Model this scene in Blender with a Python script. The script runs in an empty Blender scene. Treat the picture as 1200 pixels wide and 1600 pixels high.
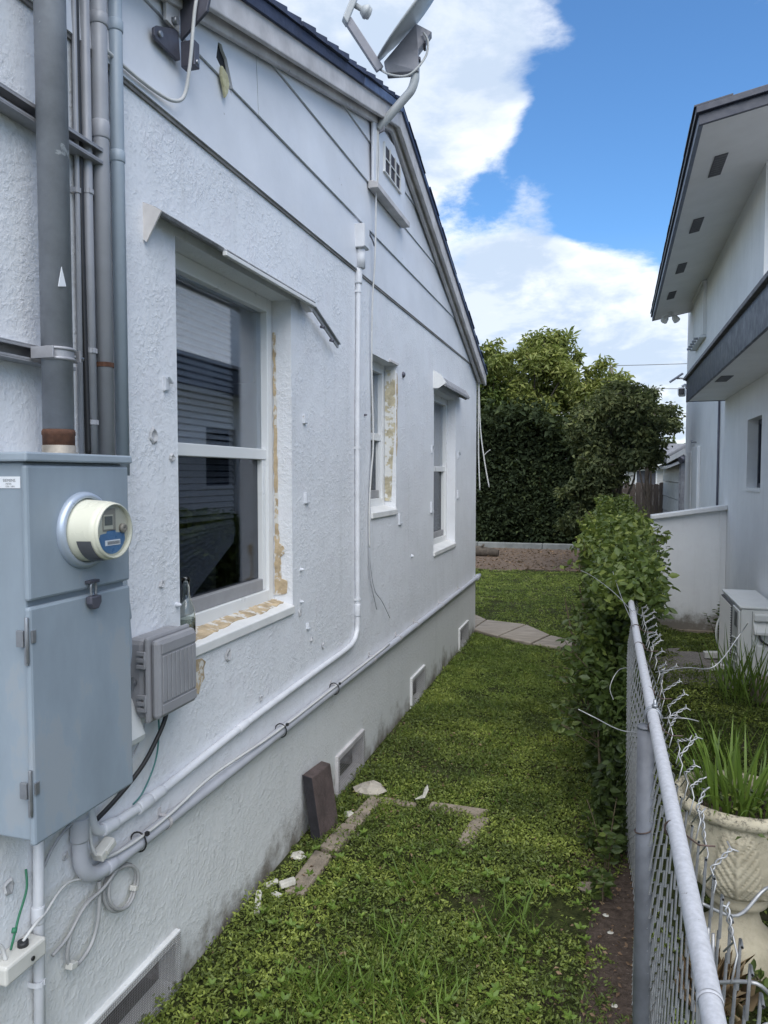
import bpy, math, random
import numpy as np
from mathutils import Vector, Matrix
R = math.radians
random.seed(7)
rng = np.random.default_rng(11)
scene = bpy.context.scene
C = scene.collection

# ------------------------------------------------------------------ camera, world, sun, exposure
cd = bpy.data.cameras.new('camera')
cd.sensor_fit = 'VERTICAL'; cd.sensor_height = 32; cd.sensor_width = 24
cd.lens = 23.0; cd.clip_start = 0.05; cd.clip_end = 2000
cam = bpy.data.objects.new('camera', cd); C.objects.link(cam)
cam.location = (0, 0, 1.6); cam.rotation_euler = (R(90 - 2.8376), 0, R(16.8168))
scene.camera = cam
scene.cycles.diffuse_bounces = 6; scene.cycles.max_bounces = 12; scene.cycles.transparent_max_bounces = 12
scene.view_settings.view_transform = 'Standard'
scene.view_settings.look = 'None'
scene.view_settings.exposure = 1.52
scene.view_settings.gamma = 1.0
scene.view_settings.use_curve_mapping = False
SUN_EL, SUN_AZ = 52, 160          # azimuth clockwise from +Y
sd = bpy.data.lights.new('sun', 'SUN'); sd.energy = 1.5; sd.angle = R(70); sd.color = (1, .965, .91)
sun = bpy.data.objects.new('sun', sd); C.objects.link(sun)
S = Vector((math.sin(R(SUN_AZ)) * math.cos(R(SUN_EL)), math.cos(R(SUN_AZ)) * math.cos(R(SUN_EL)), math.sin(R(SUN_EL))))
sun.rotation_euler = S.to_track_quat('Z', 'Y').to_euler()

def node(nt, typ, *ins, **props):
    n = nt.nodes.new(typ)
    for k, v in props.items(): setattr(n, k, v)
    for k, v in enumerate(ins):
        if v is None: continue
        setin(nt, n.inputs[k], v)
    return n
def setin(nt, sock, v):
    if isinstance(v, bpy.types.NodeSocket): nt.links.new(v, sock)
    elif isinstance(v, bpy.types.Node): nt.links.new(v.outputs[0], sock)
    else: sock.default_value = v
def mth(nt, op, a, b=None, c=None, clamp=False): return node(nt, 'ShaderNodeMath', a, b, c, operation=op, use_clamp=clamp).outputs[0]
def mrange(nt, v, a, b, c=0.0, d=1.0, smooth=False):
    return node(nt, 'ShaderNodeMapRange', v, a, b, c, d, interpolation_type='SMOOTHSTEP' if smooth else 'LINEAR').outputs[0]
def mixc(nt, f, a, b, blend='MIX'):
    n = nt.nodes.new('ShaderNodeMix'); n.data_type = 'RGBA'; n.blend_type = blend
    setin(nt, n.inputs[0], f); setin(nt, n.inputs[6], a); setin(nt, n.inputs[7], b)
    return n.outputs[2]
def noise(nt, vec, scale, detail=4, rough=.55, dist=0.0, out=0):
    n = nt.nodes.new('ShaderNodeTexNoise')
    if vec is not None: setin(nt, n.inputs['Vector'], vec)
    n.inputs['Scale'].default_value = scale; n.inputs['Detail'].default_value = detail
    n.inputs['Roughness'].default_value = rough; n.inputs['Distortion'].default_value = dist
    return n.outputs[out]
def c4(c): return (c[0], c[1], c[2], 1)

w = bpy.data.worlds.new('World'); scene.world = w; w.use_nodes = True
nt = w.node_tree; nt.nodes.clear()
sky = node(nt, 'ShaderNodeTexSky', sky_type='NISHITA', sun_disc=False, sun_elevation=R(SUN_EL), sun_rotation=R(SUN_AZ), air_density=1.0, dust_density=.25, ozone_density=1.6)
dirv = node(nt, 'ShaderNodeTexCoord').outputs['Generated']
sep = node(nt, 'ShaderNodeSeparateXYZ', dirv)
zc = mth(nt, 'MAXIMUM', sep.outputs[2], 0.0)
den = mth(nt, 'ADD', zc, .32)
px = mth(nt, 'DIVIDE', sep.outputs[0], den); py = mth(nt, 'DIVIDE', sep.outputs[1], den)
pz = mth(nt, 'MULTIPLY', sep.outputs[2], 1.6)
cv = node(nt, 'ShaderNodeCombineXYZ', px, py, pz).outputs[0]
n1 = noise(nt, cv, 2.2, 12, .62, .3)
n2 = noise(nt, cv, 4.6, 8, .60, .2)
n3 = noise(nt, cv, 9.0, 8, .62)
# clouds in the sky in view: direction, angular radius (deg), weight; the noise carries them on all round
blobs = [((-0.331, 0.796, 0.507), 13.0, 0.34), ((-0.235, 0.828, 0.509), 8.5, 0.30), ((-0.147, 0.849, 0.507), 6.0, 0.26), ((-0.088, 0.860, 0.502), 3.7, 0.18), ((-0.218, 0.882, 0.418), 6.0, 0.26),
         ((-0.192, 0.908, 0.372), 2.7, 0.12), ((-0.117, 0.900, 0.420), 2.2, 0.24), ((-0.242, 0.912, 0.332), 4.5, 0.20), ((-0.077, 0.935, 0.346), 2.2, 0.34), ((-0.090, 0.945, 0.316), 3.0, 0.24),
         ((-0.120, 0.961, 0.248), 6.0, 0.30), ((-0.021, 0.962, 0.272), 3.7, 0.26), ((-0.184, 0.951, 0.250), 5.5, 0.26), ((-0.064, 0.975, 0.215), 6.0, 0.28), ((0.036, 0.971, 0.238), 3.7, 0.36),
         ((0.011, 0.989, 0.149), 7.0, 0.34), ((-0.121, 0.978, 0.170), 6.0, 0.30), ((0.082, 0.981, 0.175), 4.5, 0.30), ((-0.168, 0.927, 0.336), 2.1, -0.34), ((-0.144, 0.926, 0.350), 2.0, -0.20),
         ((-0.184, 0.929, 0.320), 1.5, -0.20), ((-0.124, 0.923, 0.366), 1.7, -0.10), ((0.003, 0.910, 0.415), 9.5, -0.60), ((-0.029, 0.939, 0.342), 2.7, -0.34), ((0.004, 0.945, 0.326), 3.5, -0.36),
         ((0.073, 0.921, 0.382), 9.5, -0.55), ((-0.056, 0.956, 0.289), 1.6, -0.16), ((-0.003, 0.959, 0.285), 1.4, -0.12), ((0.034, 0.866, 0.498), 7.5, -0.45), ((-0.063, 0.918, 0.391), 3.0, -0.30)]
fld = mth(nt, 'MULTIPLY_ADD', n1, 2.3, -.50)
fld = mth(nt, 'MULTIPLY_ADD', mth(nt, 'SUBTRACT', n3, .5), .85, fld)
fld = mth(nt, 'MULTIPLY_ADD', mth(nt, 'SUBTRACT', n2, .5), .7, fld)
for d, rad, wt in blobs:
    d = Vector(d).normalized()
    dt = node(nt, 'ShaderNodeVectorMath', dirv, tuple(d), operation='DOT_PRODUCT').outputs['Value']
    fld = mth(nt, 'MULTIPLY_ADD', mrange(nt, dt, math.cos(R(rad * 1.3)), math.cos(R(rad * .2)), 0, 1, True), wt * .72, fld)
dens = mrange(nt, fld, .42, .98, 0, 1, True)
n4 = noise(nt, cv, 3.1, 6, .58, .3)
thick = mrange(nt, mth(nt, 'MULTIPLY_ADD', fld, .30, mth(nt, 'MULTIPLY', n4, 1.15)), .62, .98, 0, 1, True)
ccol = mixc(nt, thick, (.93, .95, .98, 1), (.49, .58, .71, 1))
lp = mrange(nt, n2, .48, .62, 0, 1, True)
ccol = mixc(nt, mth(nt, 'MULTIPLY', lp, .35), ccol, (.92, .94, .98, 1))
tint = mixc(nt, mrange(nt, sep.outputs[2], .02, .30), (.95, .92, .93, 1), (.52, .80, 1.02, 1))
skyc = mixc(nt, 1.0, sky.outputs[0], tint, 'MULTIPLY')
bg1 = node(nt, 'ShaderNodeBackground', skyc, .071)
bg2 = node(nt, 'ShaderNodeBackground', ccol, .475)
mx = node(nt, 'ShaderNodeMixShader', mth(nt, 'MULTIPLY', dens, .95), bg1.outputs[0], bg2.outputs[0])
wo = node(nt, 'ShaderNodeOutputWorld', mx.outputs[0])

# ------------------------------------------------------------------ materials
MATS = {}
def base_mat(name):
    m = bpy.data.materials.new(name); m.use_nodes = True
    nt = m.node_tree
    b = nt.nodes['Principled BSDF']
    MATS[name] = m
    return m, nt, b
def pm(name, col, rough=.6, metal=0.0, var=.12, vs=7.0, bump=0.0, bs=60.0, bdist=.003, spec=.5, chips=None, chip_t=.68, chip_s=30.0, stretch=None, alpha=1.0):
    m, nt, b = base_mat(name)
    co = node(nt, 'ShaderNodeTexCoord').outputs['Object']
    if stretch: co = node(nt, 'ShaderNodeVectorMath', co, stretch, operation='MULTIPLY').outputs[0]
    n = noise(nt, co, vs, 6, .62)
    f = mrange(nt, n, .3, .7)
    lo = tuple(c * (1 - var) for c in col); hi = tuple(min(1, c * (1 + var)) for c in col)
    cc = mixc(nt, f, c4(lo), c4(hi))
    if chips:
        k = noise(nt, co, chip_s, 7, .65)
        cc = mixc(nt, mrange(nt, k, chip_t, chip_t + .03), cc, c4(chips))
    setin(nt, b.inputs['Base Color'], cc)
    setin(nt, b.inputs['Roughness'], mrange(nt, noise(nt, co, vs * 3, 4), .3, .7, max(.03, rough - .1), min(1, rough + .1)))
    b.inputs['Metallic'].default_value = metal
    b.inputs['Specular IOR Level'].default_value = spec
    if bump:
        bn = node(nt, 'ShaderNodeBump'); bn.inputs['Strength'].default_value = bump; bn.inputs['Distance'].default_value = bdist
        setin(nt, bn.inputs['Height'], noise(nt, co, bs, 6, .65)); setin(nt, b.inputs['Normal'], bn.outputs[0])
    return m

def stucco(name, col, foot, scale=1.0, bump=.50, foot_z=.56, chips=True):
    m, nt, b = base_mat(name)
    co = node(nt, 'ShaderNodeTexCoord').outputs['Object']
    geo = node(nt, 'ShaderNodeNewGeometry').outputs['Position']
    z = node(nt, 'ShaderNodeSeparateXYZ', geo).outputs[2]
    big = noise(nt, co, 1.7 * scale, 5, .6); med = noise(nt, co, 9 * scale, 6, .62)
    c = mixc(nt, mrange(nt, big, .3, .7), c4(tuple(k * .94 for k in col)), c4(tuple(min(.9, k * 1.05) for k in col)))
    c = mixc(nt, mrange(nt, med, .52, .75, 0, .35), c, c4((col[0] * .93, col[1] * .88, col[2] * .9)))
    # greyer band along the wall foot with an uneven upper edge
    fz = mth(nt, 'ADD', z, mth(nt, 'MULTIPLY', mth(nt, 'SUBTRACT', big, .5), .35))
    c = mixc(nt, mrange(nt, fz, foot_z + .12, foot_z - .12, 0, .85, True), c, c4(foot))
    # rain streaks and splashed soil
    st = noise(nt, node(nt, 'ShaderNodeVectorMath', co, (14, 14, 1.1), operation='MULTIPLY').outputs[0], 1.0, 5, .6)
    c = mixc(nt, mrange(nt, st, .55, .78, 0, .28), c, c4(tuple(k * .72 for k in foot)))
    sz = mth(nt, 'ADD', z, mth(nt, 'MULTIPLY', mth(nt, 'SUBTRACT', noise(nt, co, 4.5, 6, .7), .5), .65))
    c = mixc(nt, mrange(nt, sz, .16, -.06, 0, .9, True), c, (.15, .125, .095, 1))
    rs = noise(nt, node(nt, 'ShaderNodeVectorMath', co, (3, 3, 1.4), operation='MULTIPLY').outputs[0], 1.9, 6, .7)
    c = mixc(nt, mth(nt, 'MULTIPLY', mrange(nt, rs, .64, .74), mrange(nt, z, .45, .1)), c, (.17, .105, .065, 1))
    if chips:
        k = noise(nt, co, 21, 8, .7)
        c = mixc(nt, mrange(nt, k, .742, .765), c, (.13, .12, .12, 1))
    setin(nt, b.inputs['Base Color'], c)
    b.inputs['Roughness'].default_value = .62; b.inputs['Specular IOR Level'].default_value = .35
    f1 = noise(nt, co, 150 * scale, 5, .6, .1); f2 = noise(nt, co, 62 * scale, 6, .62, .25); f3 = noise(nt, co, 7 * scale, 4, .5)
    amp = mrange(nt, f3, .36, .62, .30, 1.0, True)       # smoother and rougher areas
    h = mth(nt, 'ADD', mth(nt, 'MULTIPLY', mrange(nt, f1, .35, .75), .45), mth(nt, 'MULTIPLY', mrange(nt, f2, .42, .70, 0, 1, True), .9))
    pk = noise(nt, co, 33 * scale, 9, .70, .35)
    h = mth(nt, 'ADD', mth(nt, 'MULTIPLY', h, amp), mth(nt, 'MULTIPLY', mrange(nt, pk, .60, .72, 0, 1, True), .8))
    sc = noise(nt, node(nt, 'ShaderNodeVectorMath', co, (1, .55, 1.3), operation='MULTIPLY').outputs[0], 12 * scale, 9, .68, .5)
    h = mth(nt, 'SUBTRACT', h, mth(nt, 'MULTIPLY', mrange(nt, sc, .65, .69, 0, 1, True), .8))      # flaked-off paint
    h = mth(nt, 'ADD', h, mth(nt, 'MULTIPLY', f3, 1.6))
    c = mixc(nt, mth(nt, 'MULTIPLY', mrange(nt, sc, .66, .68), .25 if chips else 0.0), c, (.62, .60, .60, 1))
    setin(nt, b.inputs['Base Color'], c)
    bn = node(nt, 'ShaderNodeBump'); bn.inputs['Strength'].default_value = bump; bn.inputs['Distance'].default_value = .0042
    setin(nt, bn.inputs['Height'], h); setin(nt, b.inputs['Normal'], bn.outputs[0])
    return m

M_wall = stucco('white_stucco', (.74, .755, .785), (.66, .665, .655))
M_rwall = stucco('neighbour_stucco', (.80, .80, .79), (.70, .70, .68), 1.5, .14, .1, False)
M_siding = pm('painted_siding', (.68, .695, .735), .5, 0, .09, 2.2, .35, 25, .003, chips=(.36, .34, .33), chip_t=.70, chip_s=11)
M_dark = pm('dark_backing', (.03, .03, .035), .9)
M_rake = pm('weathered_rake_paint', (.52, .50, .50), .6, 0, .22, 6, .3, 40, chips=(.2, .18, .17), chip_t=.7, chip_s=18)
M_trimw = pm('white_trim_paint', (.70, .70, .69), .5, 0, .10, 6, .25, 40, chips=(.40, .38, .35), chip_t=.67, chip_s=15)
M_vinyl = pm('white_vinyl', (.72, .73, .73), .35, 0, .03, 4)
M_navy = pm('navy_shingle', (.030, .042, .085), .75, 0, .3, 12, .5, 90)
M_navym = pm('navy_metal_edge', (.060, .085, .17), .38, .1, .2, 9)
M_navyf = pm('navy_fascia', (.030, .034, .052), .45, 0, .18, 5)
M_roofgrey = pm('grey_shingle', (.17, .17, .18), .85, 0, .3, 9, .6, 40, .01)
M_soffit = pm('grey_soffit', (.74, .74, .74), .6, 0, .05, 3)
M_ventgrey = pm('soffit_vent_grey', (.10, .10, .11), .7, 0, .2, 60)
M_ventl = pm('soffit_louvre_grey', (.16, .16, .17), .7, 0, .2, 60)
M_cabinet = pm('cabinet_grey_paint', (.265, .315, .365), .42, .0, .15, 5, .10, 40, .001, chips=(.30, .335, .37), chip_t=.55, chip_s=5, stretch=(1, 1, .45))
M_cabtop = pm('cabinet_cap_paint', (.30, .35, .40), .4, 0, .08, 5)
M_meterring = pm('meter_ring_metal', (.42, .48, .57), .35, .35, .06, 6)
M_cream = pm('cream_plastic', (.64, .63, .52), .28, 0, .04, 6)
M_creamf = pm('cream_face', (.50, .49, .41), .35, 0, .04, 6)
M_lcd = pm('grey_lcd', (.10, .11, .11), .15, 0, .1, 20)
M_bluest = pm('blue_sticker', (.07, .17, .34), .35, 0, .1, 20)
M_white = pm('white_label', (.75, .77, .80), .5, 0, .05, 20)
M_ink = pm('black_ink', (.05, .05, .06), .6)
M_smoke = pm('smoked_plastic', (.10, .10, .11), .2)
M_black = pm('black_rubber', (.02, .02, .022), .5)
M_riser = pm('galvanised_mast', (.27, .285, .315), .5, .12, .22, 9, .2, 60, chips=(.55, .57, .60), chip_t=.66, chip_s=13)
M_cond = pm('grey_conduit', (.36, .365, .39), .45, .05, .12, 7, chips=(.62, .63, .66), chip_t=.68, chip_s=9)
M_condb = pm('bluegrey_conduit', (.33, .385, .44), .42, 0, .08, 7)
M_condw = pm('painted_conduit', (.62, .63, .66), .45, 0, .10, 8, .15, 40, chips=(.28, .25, .22), chip_t=.71, chip_s=16)
M_condg = pm('lower_conduit_grey', (.45, .46, .50), .45, 0, .10, 8, chips=(.25, .23, .2), chip_t=.72, chip_s=14)
M_strut = pm('weathered_strut', (.34, .34, .36), .5, .3, .3, 10, .2, 50)
M_rust = pm('rusty_steel', (.11, .05, .03), .85, .1, .4, 30, .5, 120)
M_brass = pm('tarnished_fitting', (.33, .30, .26), .5, .4, .3, 30)
M_steel = pm('dull_steel', (.30, .31, .33), .4, .7, .2, 20)
M_darksteel = pm('dark_bracket_steel', (.10, .10, .125), .5, .35, .25, 12)
M_plast = pm('telecom_grey_plastic', (.27, .27, .285), .5, 0, .12, 6, .12, 140, .0008)
M_whitepl = pm('white_plastic', (.62, .64, .65), .4, 0, .06, 8)
M_offwh = pm('offwhite_plastic', (.58, .57, .53), .5, 0, .08, 10)
M_cabw = pm('white_cable', (.55, .55, .54), .5, 0, .12, 20)
M_cabg = pm('grey_cable', (.35, .35, .35), .5, 0, .15, 20)
M_teal = pm('teal_wire', (.05, .17, .16), .5)
M_green = pm('green_wire', (.03, .17, .09), .5)
M_tan = pm('bare_tan_filler', (.45, .35, .225), .9, 0, .40, 20, .8, 60, .004, chips=(.62, .60, .56), chip_t=.53, chip_s=24)
M_dish = pm('dish_grey', (.40, .42, .43), .4, 0, .05, 8)
M_dishm = pm('dish_bracket_grey', (.24, .24, .27), .45, .1, .15, 12)
M_gvmesh = pm('dark_vent_screen', (.045, .04, .05), .7)
M_screen = pm('vent_screen_wire', (.22, .21, .21), .6, .2, .2, 30)
M_blind = pm('grey_blind', (.46, .48, .51), .5, 0, .06, 9)
M_curtain = pm('dark_interior', (.06, .06, .07), .8)
M_galv = pm('galvanised_rail', (.45, .455, .48), .55, .15, .15, 130, .2, 160, .001, chips=(.17, .15, .13), chip_t=.68, chip_s=30)
M_post = pm('old_galvanised_post', (.14, .145, .16), .55, .2, .25, 14, .2, 100, .001)
M_wire = pm('fence_wire', (.33, .33, .33), .45, .5, .25, 40)
M_rwire = pm('rusty_tie_wire', (.10, .07, .06), .7, .4, .3, 60)
M_ac = pm('ac_cream_metal', (.70, .70, .67), .42, 0, .05, 5)
M_acd = pm('ac_grille_dark', (.09, .09, .09), .7)
M_conc = pm('old_concrete', (.26, .215, .165), .9, 0, .3, 12, .8, 70, .006)
M_path = pm('path_slab', (.29, .25, .205), .9, 0, .25, 5, .6, 50, .005, stretch=(1, 4, 1))
M_paver = pm('dark_paver', (.085, .062, .058), .9, 0, .35, 14, .8, 80, .005)
M_paverd = pm('shaded_paver_edge', (.022, .020, .024), .9, 0, .3, 14, .5, 80)
M_stone = pm('pale_stone', (.42, .38, .32), .9, 0, .2, 16, .7, 60)
M_deb = pm('plaster_debris', (.50, .48, .42), .95, 0, .35, 25, .6, 60)
M_wood = pm('fence_wood', (.185, .150, .130), .9, 0, .3, 3, .5, 30, .004, stretch=(10, 10, 1))
M_shed = pm('dirty_white_metal', (.55, .56, .56), .5, 0, .14, 4, chips=(.36, .35, .33), chip_t=.62, chip_s=4)
M_bark = pm('bark', (.085, .070, .055), .95, 0, .35, 14, .8, 40, .01)
M_stem = pm('shrub_stem', (.11, .085, .05), .9, 0, .3, 20)
M_pole = pm('utility_pole_wood', (.11, .10, .09), .9)
M_bin = pm('black_bin_plastic', (.03, .03, .033), .45)
M_farw = pm('far_house_wall', (.45, .44, .42), .8)

def urn_mat():
    m, nt, b = base_mat('urn_cast_stone')
    co = node(nt, 'ShaderNodeTexCoord').outputs['Object']
    z = node(nt, 'ShaderNodeSeparateXYZ', co).outputs[2]
    n = noise(nt, co, 6, 6, .65)
    c = mixc(nt, mrange(nt, n, .3, .7), (.40, .35, .25, 1), (.58, .52, .39, 1))
    g = noise(nt, co, 3.2, 5, .6)
    c = mixc(nt, mrange(nt, g, .52, .75, 0, .6), c, (.33, .31, .20, 1))
    k = noise(nt, co, 55, 7, .75)
    sp = mth(nt, 'MULTIPLY', mrange(nt, k, .50, .60), mrange(nt, z, .42, .56, .12, 1))
    c = mixc(nt, sp, c, (.10, .09, .07, 1))
    setin(nt, b.inputs['Base Color'], c); b.inputs['Roughness'].default_value = .9
    bn = node(nt, 'ShaderNodeBump'); bn.inputs['Strength'].default_value = .8; bn.inputs['Distance'].default_value = .004
    setin(nt, bn.inputs['Height'], noise(nt, co, 90, 8, .75)); setin(nt, b.inputs['Normal'], bn.outputs[0])
    return m
M_urn = urn_mat()

def glass_mat(name, tint, refl=1.0):
    m, nt, b = base_mat(name); nt.nodes.remove(b)
    out = nt.nodes['Material Output']
    fr = node(nt, 'ShaderNodeFresnel'); fr.inputs['IOR'].default_value = 1.55
    tr = node(nt, 'ShaderNodeBsdfTransparent', c4(tint))
    gl = node(nt, 'ShaderNodeBsdfGlossy', (.95, .97, 1, 1), .0)
    mx = node(nt, 'ShaderNodeMixShader', mth(nt, 'MULTIPLY_ADD', fr.outputs[0], refl, .02, True), tr.outputs[0], gl.outputs[0])
    nt.links.new(mx.outputs[0], out.inputs[0])
    return m
M_glass = glass_mat('window_glass', (.92, .94, .96), .72)
M_glassd = glass_mat('screened_window_glass', (.55, .57, .60), .35)
M_lens = glass_mat('clear_cover', (.95, .96, .96), .3)
def bottle_mat():
    m, nt, b = base_mat('clear_bottle_glass')
    b.inputs['Base Color'].default_value = (.93, .97, .95, 1); b.inputs['Roughness'].default_value = .02
    b.inputs['Transmission Weight'].default_value = 1.0; b.inputs['IOR'].default_value = 1.45
    return m
M_bottle = bottle_mat()

def leaf_mat(name, dark, mid, light, trans=.3, rough=.45, spec=.35):
    m, nt, b = base_mat(name)
    t = node(nt, 'ShaderNodeAttribute', attribute_name='tint').outputs['Fac']
    rp = node(nt, 'ShaderNodeValToRGB', t)
    cr = rp.color_ramp; cr.elements[0].color = c4(dark); cr.elements[1].color = c4(light)
    e = cr.elements.new(.55); e.color = c4(mid)
    setin(nt, b.inputs['Base Color'], rp.outputs[0]); b.inputs['Roughness'].default_value = rough
    b.inputs['Specular IOR Level'].default_value = spec
    tl = node(nt, 'ShaderNodeBsdfTranslucent', mixc(nt, .5, rp.outputs[0], (.16, .22, .03, 1)))
    mx = node(nt, 'ShaderNodeMixShader', trans, b.outputs[0], tl.outputs[0])
    nt.links.new(mx.outputs[0], nt.nodes['Material Output'].inputs[0])
    return m
L_lawn = leaf_mat('lawn_leaf', (.088, .120, .030), (.190, .240, .050), (.36, .42, .09))
L_lawnfar = leaf_mat('far_lawn_leaf', (.130, .185, .042), (.235, .305, .062), (.35, .41, .10))
L_hedge = leaf_mat('near_hedge_leaf', (.040, .060, .018), (.085, .125, .030), (.22, .26, .06))
L_dark = leaf_mat('dark_hedge_leaf', (.020, .028, .016), (.036, .050, .024), (.085, .105, .04), .12, .75, .08)
L_tree = leaf_mat('tree_leaf', (.11, .14, .04), (.215, .25, .065), (.37, .38, .11), .4)
L_bronze = leaf_mat('bronze_tree_leaf', (.045, .058, .030), (.095, .112, .052), (.21, .225, .09), .2, .65, .12)
L_grass = leaf_mat('grass_blade', (.07, .12, .022), (.135, .215, .035), (.25, .35, .07), .35)
L_litter = leaf_mat('dead_leaf', (.08, .05, .03), (.16, .105, .07), (.30, .21, .13), .1, .8, .1)

def ground_mat():
    m, nt, b = base_mat('lawn_soil')
    co = node(nt, 'ShaderNodeNewGeometry').outputs['Position']
    n = noise(nt, co, 3.0, 7, .65); k = noise(nt, co, 45, 6, .7); f = noise(nt, co, .25, 4)
    soil = mixc(nt, mrange(nt, k, .35, .7), (.04, .032, .024, 1), (.12, .095, .07, 1))
    grass = mixc(nt, mrange(nt, k, .35, .7), (.020, .024, .010, 1), (.075, .085, .030, 1))
    c = mixc(nt, mrange(nt, n, .56, .66), grass, soil)
    c = mixc(nt, mrange(nt, f, .4, .6, 0, .3), c, (.05, .07, .02, 1))
    setin(nt, b.inputs['Base Color'], c); b.inputs['Roughness'].default_value = .95; b.inputs['Specular IOR Level'].default_value = .1
    bn = node(nt, 'ShaderNodeBump'); bn.inputs['Strength'].default_value = .8; bn.inputs['Distance'].default_value = .02
    setin(nt, bn.inputs['Height'], k); setin(nt, b.inputs['Normal'], bn.outputs[0])
    return m
M_ground = ground_mat()
def soil_mat(name, a, bcol, s=30, pale=None):
    m, nt, b = base_mat(name)
    co = node(nt, 'ShaderNodeNewGeometry').outputs['Position']
    k = noise(nt, co, s, 7, .72); g = noise(nt, co, s * .1, 5, .6)
    c = mixc(nt, mrange(nt, k, .32, .7), c4(a), c4(bcol))
    c = mixc(nt, mrange(nt, g, .45, .65, 0, .5), c, c4(tuple(x * .6 for x in bcol)))
    if pale: c = mixc(nt, mrange(nt, noise(nt, co, s * 4, 3, .6), .70, .74), c, c4(pale))
    setin(nt, b.inputs['Base Color'], c); b.inputs['Roughness'].default_value = .95; b.inputs['Specular IOR Level'].default_value = .1
    bn = node(nt, 'ShaderNodeBump'); bn.inputs['Strength'].default_value = .9; bn.inputs['Distance'].default_value = .015
    setin(nt, bn.inputs['Height'], k); setin(nt, b.inputs['Normal'], bn.outputs[0])
    return m
M_dirt = soil_mat('bare_dirt', (.045, .034, .028), (.13, .098, .08), 40, (.4, .36, .3))
M_yard = soil_mat('leaf_littered_yard', (.085, .062, .047), (.23, .175, .135), 14)

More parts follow.
